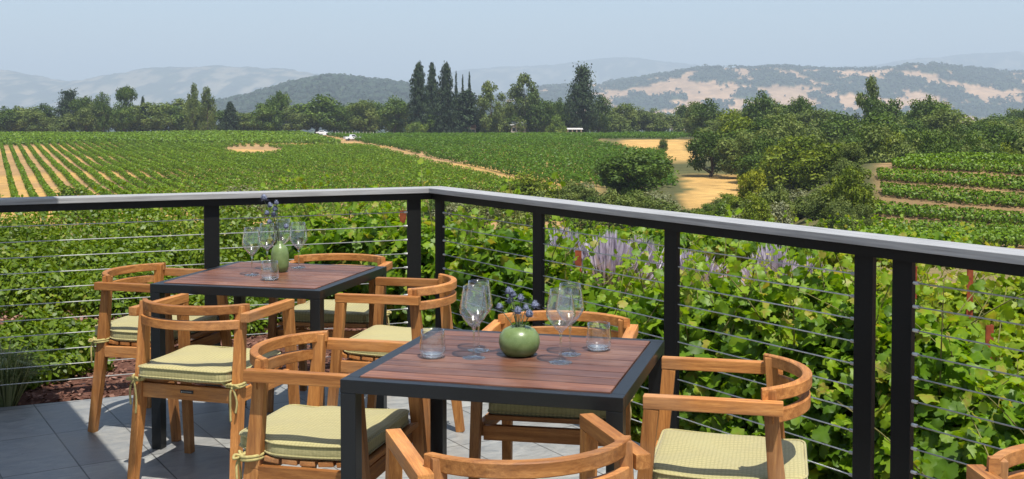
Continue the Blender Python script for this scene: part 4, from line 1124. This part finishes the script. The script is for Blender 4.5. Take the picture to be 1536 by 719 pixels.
# more rows stepping down toward the gully, seen over the near ones
for k in range(9):
    px = 600 + k * 45; vine(px, 15.5 + .3 * math.sin(k), 352 + 1.2 * k, 1.3, .8, 800, .115, L_VINE, 'small grapevine of the row behind the railing corner vines', 'vines behind the corner', AR + .6, 5, .1, 90 + k)

def stake(px, top, bot, d, lab, w=.045):
    a, b = at_depth(px, top, d), at_depth(px, bot, d); zb = gz(a.x, a.y); bm = bmesh.new()
    add_box(bm, (0, 0, (a.z - zb) / 2 - .1), (w, .008, a.z - zb + .2), 0, 0); add_box(bm, (w / 2, .014, (a.z - zb) / 2 - .1), (.008, .032, a.z - zb + .2), 0, 0)
    o = obj('vine_stake', bm, RUST); o.location = (a.x, a.y, zb); tag(o, lab, 'stake', 'rusty vine stakes')
stake(604, 316, 372, 8.95, 'rusty stake beside the left corner post')
stake(1096, 407, 442, 7.2, 'rusty stake before the orange dirt patch')
stake(1455, 400, 478, 8.9, 'taller rusty stake among the right vines')
stake(1484, 488, 536, 6.2, 'lower rusty stake among the right vines', .04)
stake(867, 376, 400, 8.6, 'rusty stake tip below the lavender')
stake(1372, 400, 440, 9.4, 'rusty stake right of the twin black posts', .035)

# ------------------------------------------------------------------ lavender
def lavender(px, d, top, w, lab, seed, grey=False):
    rg = np.random.default_rng(seed); p = at_depth(px, top, d); zb = gz(p.x, p.y); h = p.z - zb
    t = thing('lavender_bush', lab, 'lavender', (p.x, p.y, zb), 0, 'lavender bushes')
    n = 620; a = rg.uniform(0, 2 * PI, n); tl = np.abs(rg.normal(0, .55, n)).clip(0, 1.1); D = np.stack([np.cos(a) * np.sin(tl), np.sin(a) * np.sin(tl), np.cos(tl)], -1)
    ln = h * rg.uniform(.78, 1.08, n); base = np.stack([np.cos(a) * tl * w * .22, np.sin(a) * tl * w * .22, np.full(n, .0)], -1)
    tipv = base + D * ln[:, None] * np.array([w / (2 * h) * 1.1, w / (2 * h) * 1.1, 1.0])
    def mk(nm, A0, A1, wid, mat, tint):
        ax = A1 - A0; L = np.linalg.norm(ax, axis=1); side = unit(np.cross(ax, rg.normal(size=ax.shape))) * wid
        V = np.stack([A0, (A0 + A1) / 2 - side, A1, (A0 + A1) / 2 + side], 1).reshape(-1, 3)
        me = np_mesh(nm, V, [np.arange(len(V)).reshape(-1, 4)], tint=np.repeat(tint, 4)); me.materials.append(mat); link(nm, me, None, t)
    mk('stem', base, base + (tipv - base) * .82, .007, L_LAVG, rg.random(n))
    f0 = base + (tipv - base) * .70; mk('flower_spike', f0, tipv, .014, L_LAV, rg.random(n))
lavender(845, 13.6, 346, .8, 'lavender bush peeking beside the black post right of the corner', 1)
lavender(915, 13.4, 352, 1.0, 'biggest purple lavender bush between the rail posts', 2)
lavender(958, 13.9, 358, .7, 'smaller lavender bush right of the biggest one', 3)
lavender(1032, 14.6, 380, .9, 'faded lavender bush above the orange dirt patch', 4)
lavender(1158, 13.8, 370, .6, 'upright purple lavender tuft right of the dirt patch', 5)
lavender(1214, 14.0, 388, .5, 'small lavender tuft nearest the twin black posts', 6)

# ------------------------------------------------------------------ shrub bank, bark mulch and grass on the left
def shrub(px, d, top, w, lab, seed, group='small leaved shrubs left of the deck', n=6000, leaf=.046, mat=None, low=False):
    rg = np.random.default_rng(seed + 500); p = at_depth(px, top, d); zb = gz(p.x, p.y); h = max(.2, p.z - zb)
    t = thing('shrub', lab, 'shrub', (p.x, p.y, zb), rg.uniform(0, 6), group)
    m = 26; cs = []
    for k in range(m):
        q = unit(rg.normal(size=3)); q[2] = abs(q[2]); cs.append((q * [w * .40, w * .40, h * .74] * rg.uniform(.55, 1.0) + [0, 0, h * .06], rg.uniform(.16, .30) * min(w, h * 1.6)))
    C = []; N = []; S = []; T = []
    for c, r in cs:
        k = max(20, int(n / m * (r / (.24 * min(w, h * 1.6))) ** 2)); dd, pp = ball(k, rg, .30)
        C.append(c + pp * r); N.append(unit(dd + [0, 0, .35] + .6 * rg.normal(size=(k, 3)))); S.append(leaf * rg.uniform(.6, 1.35, k)); T.append(rg.normal(.48, .10) + rg.normal(0, .18, k))
    C, N, S, T = map(np.concatenate, (C, N, S, T)); keep = C[:, 2] > .005; me = leaves('foliage', C[keep], N[keep], S[keep], T[keep], 'oval', rg); me.materials.append(mat or L_SHRUB); link('foliage', me, None, t)
    bm = bmesh.new()
    for c, r in cs[::2]: add_tube(bm, [(0, 0, -.08), tuple(c * [.5, .5, .45]), tuple(c)], [.016, .010, .004], 5)
    obj('stem', bm, BARK, t)
k = 0
for row, (d, tp, w, step, x0, x1) in enumerate([(12.6, 290, 2.2, 92, -120, 440), (11.2, 318, 1.8, 100, -150, 390), (10.0, 356, 1.5, 105, -120, 340), (9.2, 398, 1.25, 95, -90, 330)]):
    px = x0
    while px < x1:
        if not (row == 3 and px > 300):
            shrub(px, d + prnd.uniform(-.2, .2), tp + prnd.uniform(-6, 9), w, ['small leaved green shrub along the crest of the bank left of the deck', 'small leaved green shrub on the upper bank left of the deck', 'small leaved green shrub on the middle of the bank left of the deck', 'small leaved green shrub at the foot of the bank next to the mulch'][row], k, ['shrubs along the crest of the bank', 'shrubs on the upper bank', 'shrubs on the middle bank', 'shrubs at the foot of the bank'][row], n=[4500, 5200, 6500, 6500][row])
        px += step * prnd.uniform(.9, 1.1); k += 1
for px, d, tp, w, lab in [(-45, 6.35, 492, .9, 'low spreading shrub cut by the left picture edge'), (22, 6.55, 500, .75, 'low spreading shrub on the mulch just above the grass tuft'), (84, 6.75, 498, .72, 'low spreading shrub on the mulch, middle one behind the lowest cables'), (50, 7.5, 470, .95, 'low spreading shrub farther back on the mulch at the far left'), (128, 7.2, 492, .62, 'low spreading shrub on the mulch next to the leftmost chair'), (330, 7.9, 440, .8, 'low shrub on the mulch behind the leftmost chair'), (395, 8.3, 392, .9, 'yellowish low shrub under the far table edge')]:
    k += 1; shrub(px, d, tp, w, lab, k, 'low shrubs on the mulch', 3800, .042)
# bark chips
n = 16000; s = rng.uniform(.14, 3.6, n); tt = rng.uniform(-.6, 5, n)
o = off_corner(0); X = o.x + DL.x * tt + NL.x * s; Y = o.y + DL.y * tt + NL.y * s; Z = ground_z(X, Y) + rng.uniform(.004, .03, n)
me = leaves('bark_mulch', np.stack([X, Y, Z], -1), rng.normal(0, .4, (n, 3)) + [0, 0, 1], rng.uniform(.014, .046, n), rng.normal(.45, .27, n), 'quad'); me.materials.append(L_CHIP)
tag(link('bark_mulch', me), None, None, kind='stuff')
def tuft(px, row, z, r, h, lab, seed, n=420):
    rg = np.random.default_rng(seed); p = at_z(px, row, z); V = []; tint = []
    for k in range(n):
        a = rg.uniform(0, 6.28); ln = h * rg.uniform(.6, 1.1); out = r * rg.uniform(.2, 1.0); b = np.array([math.cos(a), math.sin(a), 0]) * .05 * rg.random(); w = np.array([-math.sin(a), math.cos(a), 0]) * .003
        m = b + np.array([math.cos(a) * out * .4, math.sin(a) * out * .4, ln * .75]); e = b + np.array([math.cos(a) * out, math.sin(a) * out, ln * rg.uniform(.6, 1.0)])
        V += [b - w, b + w, m + w, m - w, m - w, m + w, e, e - w * .2]; tint += [rg.random()] * 8
    V = np.array(V); me = np_mesh('grass_tuft', V, [np.arange(len(V)).reshape(-1, 4)], tint=np.array(tint)); me.materials.append(L_GRASS)
    o = link('grass_tuft', me); o.location = p; tag(o, lab, 'grass', None)
tuft(10, 612, -.03, .30, .34, 'fine bladed ornamental grass tuft at the deck edge, far left', 1)
tuft(-40, 604, -.03, .30, .36, 'fine bladed ornamental grass tuft just beyond the left picture edge', 2)

# ------------------------------------------------------------------ unseen parasol, added and shaped to cast the shade on tiles and rail
t = thing('added_umbrella', 'large hexagonal umbrella added out of view left of the far table to shade the tiles', 'umbrella', (-3.10, 3.58, 0))
e0, e1 = Vector((-2.12, 5.34)), Vector((-1.10, 3.66)); md = (e0 + e1) / 2; ed = (e1 - e0); nn = Vector((-ed.y, ed.x)).normalized()
if nn.x < 0: nn = -nn
cen = md - nn * ed.length * .866; t.location = (cen.x, cen.y, 0)
bm = bmesh.new(); top = bm.verts.new((0, 0, 3.15)); ring = []; low = []
a0 = math.atan2(e0.y - cen.y, e0.x - cen.x)
for k in range(6):
    a = a0 + k * PI / 3; ring.append(bm.verts.new((math.cos(a) * ed.length, math.sin(a) * ed.length, 2.6))); low.append(bm.verts.new((math.cos(a) * ed.length, math.sin(a) * ed.length, 2.45)))
for k in range(6): bm.faces.new([top, ring[k], ring[(k + 1) % 6]]); bm.faces.new([ring[k], low[k], low[(k + 1) % 6], ring[(k + 1) % 6]])
CANVAS = simple('canvas', (.42, .40, .35), .9, 0, .1, 200, .1); o = obj('canopy', bm, CANVAS, t); sd = o.modifiers.new('thick', 'SOLIDIFY'); sd.thickness = .008
bm = bmesh.new(); add_tube(bm, [(0, 0, .05), (0, 0, 3.12)], .026, 12); obj('pole', bm, RAILBLACK, t, True)
bm = bmesh.new(); add_lathe(bm, [(0, 0), (.3, 0), (.3, .05), (.06, .08), (.04, .3), (0, .3)], 28); obj('base', bm, RAILBLACK, t)

# ------------------------------------------------------------------ hills, far away and behind real air
WOODC = np.array((.030, .042, .020)); GOLDH = np.array((.40, .26, .155)); GREYG = np.array((.10, .11, .06))
def hill(name, prof, y0, y1, yc, seed, wood, nxx=420, nyy=90, spread=1.0, relief=.30, base=-70, bump=11, gold=GOLDH, wgrad=0.0, wcol=WOODC, trees=0):
    """prof: skyline measured as (column, row) at distance yc"""
    pc = np.array([a for a, _ in prof], float); pr = np.array([b for _, b in prof], float)
    yy = np.linspace(y0, y1, nyy); xx = np.linspace((pc[0] - 768) / F * yc * 1.02, (pc[-1] - 768) / F * yc * 1.02, nxx)
    Y, X = np.meshgrid(yy, xx, indexing='ij')
    row = np.interp(X / yc * F + 768, pc, pr); top = EYE + (171.6 - row) / F * yc - (20 if trees else 0)
    f = np.where(Y < yc, sst(y0, yc, Y) ** .8, 1 - .6 * sst(yc, y1, Y))
    rid = fbm(X * 6 / (y1 - y0) / 2 * spread, Y * 6 / (y1 - y0) / 2 * spread, seed, 5)
    Z = base + (top - base) * f * (1 - relief + 2 * relief * rid * (1 - .75 * np.exp(-((Y - yc) / (.18 * (y1 - y0))) ** 2)) + relief * .62 * np.exp(-((Y - yc) / (.18 * (y1 - y0))) ** 2))
    wn = fbm(X * .0085, Y * .0075, seed + 9, 7) + .55 * (fbm(X * .030, Y * .014, seed + 31, 4) - .5) - .05 * (rid - .5) + wgrad * (Y - yc) / (y1 - y0)
    w = sst(wood - .008, wood + .008, wn)
    Z = Z + w * bump * (.4 + .9 * vnoise(X * .055, Y * .035, seed + 3)) * (Y > y0 + 60)
    c = gold * (.85 + .35 * fbm(X * .003, Y * .003, seed + 4, 4))[..., None]
    c = c * (1 - w[..., None]) + wcol * w[..., None] * (.55 + .9 * vnoise(X * .05, Y * .03, seed + 77))[..., None]
    ix = np.arange(nxx * nyy).reshape(nyy, nxx)
    q = np.stack([ix[:-1, :-1], ix[:-1, 1:], ix[1:, 1:], ix[1:, :-1]], -1).reshape(-1, 4)
    me = np_mesh(name, np.stack([X, Y, Z], -1).reshape(-1, 3), [q], smooth=False, col=c.reshape(-1, 3))
    tag(link(name, me, HILL), None, None, kind='structure')
    if trees:      # woodland on the slopes, far too many crowns to count
        rg = np.random.default_rng(seed); ii = rg.integers(0, nyy, trees * 3); jj = rg.integers(0, nxx, trees * 3)
        ok = (rg.random(trees * 3) < np.where(w[ii, jj] > .5, 1.0, .02)) & (Y[ii, jj] < yc * 1.05); ii, jj = ii[ok], jj[ok]; m = len(ii); hh = rg.uniform(7, 16, m)
        P = np.stack([X[ii, jj], Y[ii, jj], Z[ii, jj] + hh * .35], -1) + rg.normal(0, 4, (m, 3)) * [1, 1, 0]; C = []; N = []; S = []
        for q in range(4):
            dd = unit(rg.normal(size=(m, 3))); C.append(P + dd * hh[:, None] * [.42, .42, .36]); N.append(dd + [0, -.35, .5]); S.append(hh * .95)
        me = leaves('hill_woods', np.concatenate(C), np.concatenate(N), np.concatenate(S), np.tile(rg.normal(.5, .2, m), 4), 'quad', rg); me.materials.append(L_HILLW)
        tag(link('hill_woods', me), None, None, kind='stuff')
hill('golden_hills', [(560, 175), (700, 150), (760, 134), (830, 121), (900, 115), (980, 104), (1050, 97), (1110, 99), (1160, 93), (1200, 95), (1262, 93), (1300, 96), (1345, 94), (1400, 100), (1450, 97), (1500, 101), (1560, 100), (1640, 106), (1760, 112), (1900, 130)], 3300, 5600, 4700, 61, .508, 1150, 300, 1.9, .34, bump=8, trees=16000)
hill('wooded_hill', [(60, 172), (200, 166), (270, 152), (330, 148), (380, 138), (420, 126), (455, 114), (490, 107), (520, 108), (560, 113), (600, 117), (640, 124), (700, 140), (760, 158), (860, 176)], 2000, 3600, 2800, 71, -9, 560, 120, 1.6, .25, bump=8, trees=9000, wcol=np.array((.045, .065, .03)))
hill('far_ridge', [(-500, 125), (-300, 115), (-100, 108), (0, 103), (60, 112), (110, 121), (170, 112), (240, 103), (330, 101), (420, 104), (520, 116), (640, 128), (760, 140), (1000, 150)], 7200, 10500, 8800, 81, .46, 300, 60, 1.6, .3, gold=np.array((.20, .17, .11)))  # grass tone greyed, fading by haze put into the colour
hill('far_ridge', [(560, 130), (640, 118), (700, 104), (760, 98), (830, 96), (890, 90), (950, 88), (1000, 93), (1080, 100), (1200, 104), (1320, 95), (1400, 88), (1460, 78), (1510, 75), (1560, 79), (1640, 88), (1800, 96), (2100, 110)], 10000, 13600, 12000, 91, .40, 300, 60, 1.4, .3, gold=np.array((.16, .15, .10)))  # greyed grass tone again, haze put into the ridge colour
for k in range(26):
    px = prnd.choice([prnd.uniform(340, 620), prnd.uniform(1400, 1530)]); d = prnd.uniform(1700, 2050) if px < 700 else prnd.uniform(2500, 3250)
    x = (px - 768) / F * d; building('village_house', 'tiny pale house of the hazy valley below the hills', (x, d, gz(x, d)), prnd.uniform(-.6, .6), prnd.uniform(10, 18), 9, prnd.uniform(9, 15), 3, ROOF, 'house', 'hazy valley houses')

# air: one even haze box round camera, ground and hills
bm = bmesh.new(); add_box(bm, (0, 7000, 345), (48000, 20600, 870), 0, 0)
t = NT('haze_air'); pv = t.n('VolumePrincipled'); t.set(pv.inputs['Color'], (.75, .885, 1.0)); t.set(pv.inputs['Density'], HAZE if 'HAZE' in globals() else .00019); t.set(pv.inputs['Anisotropy'], 0.0)
t.l(pv.outputs[0], t.out.inputs['Volume'])
hz = obj('haze', bm, t.m); tag(hz, None, None, kind='stuff')
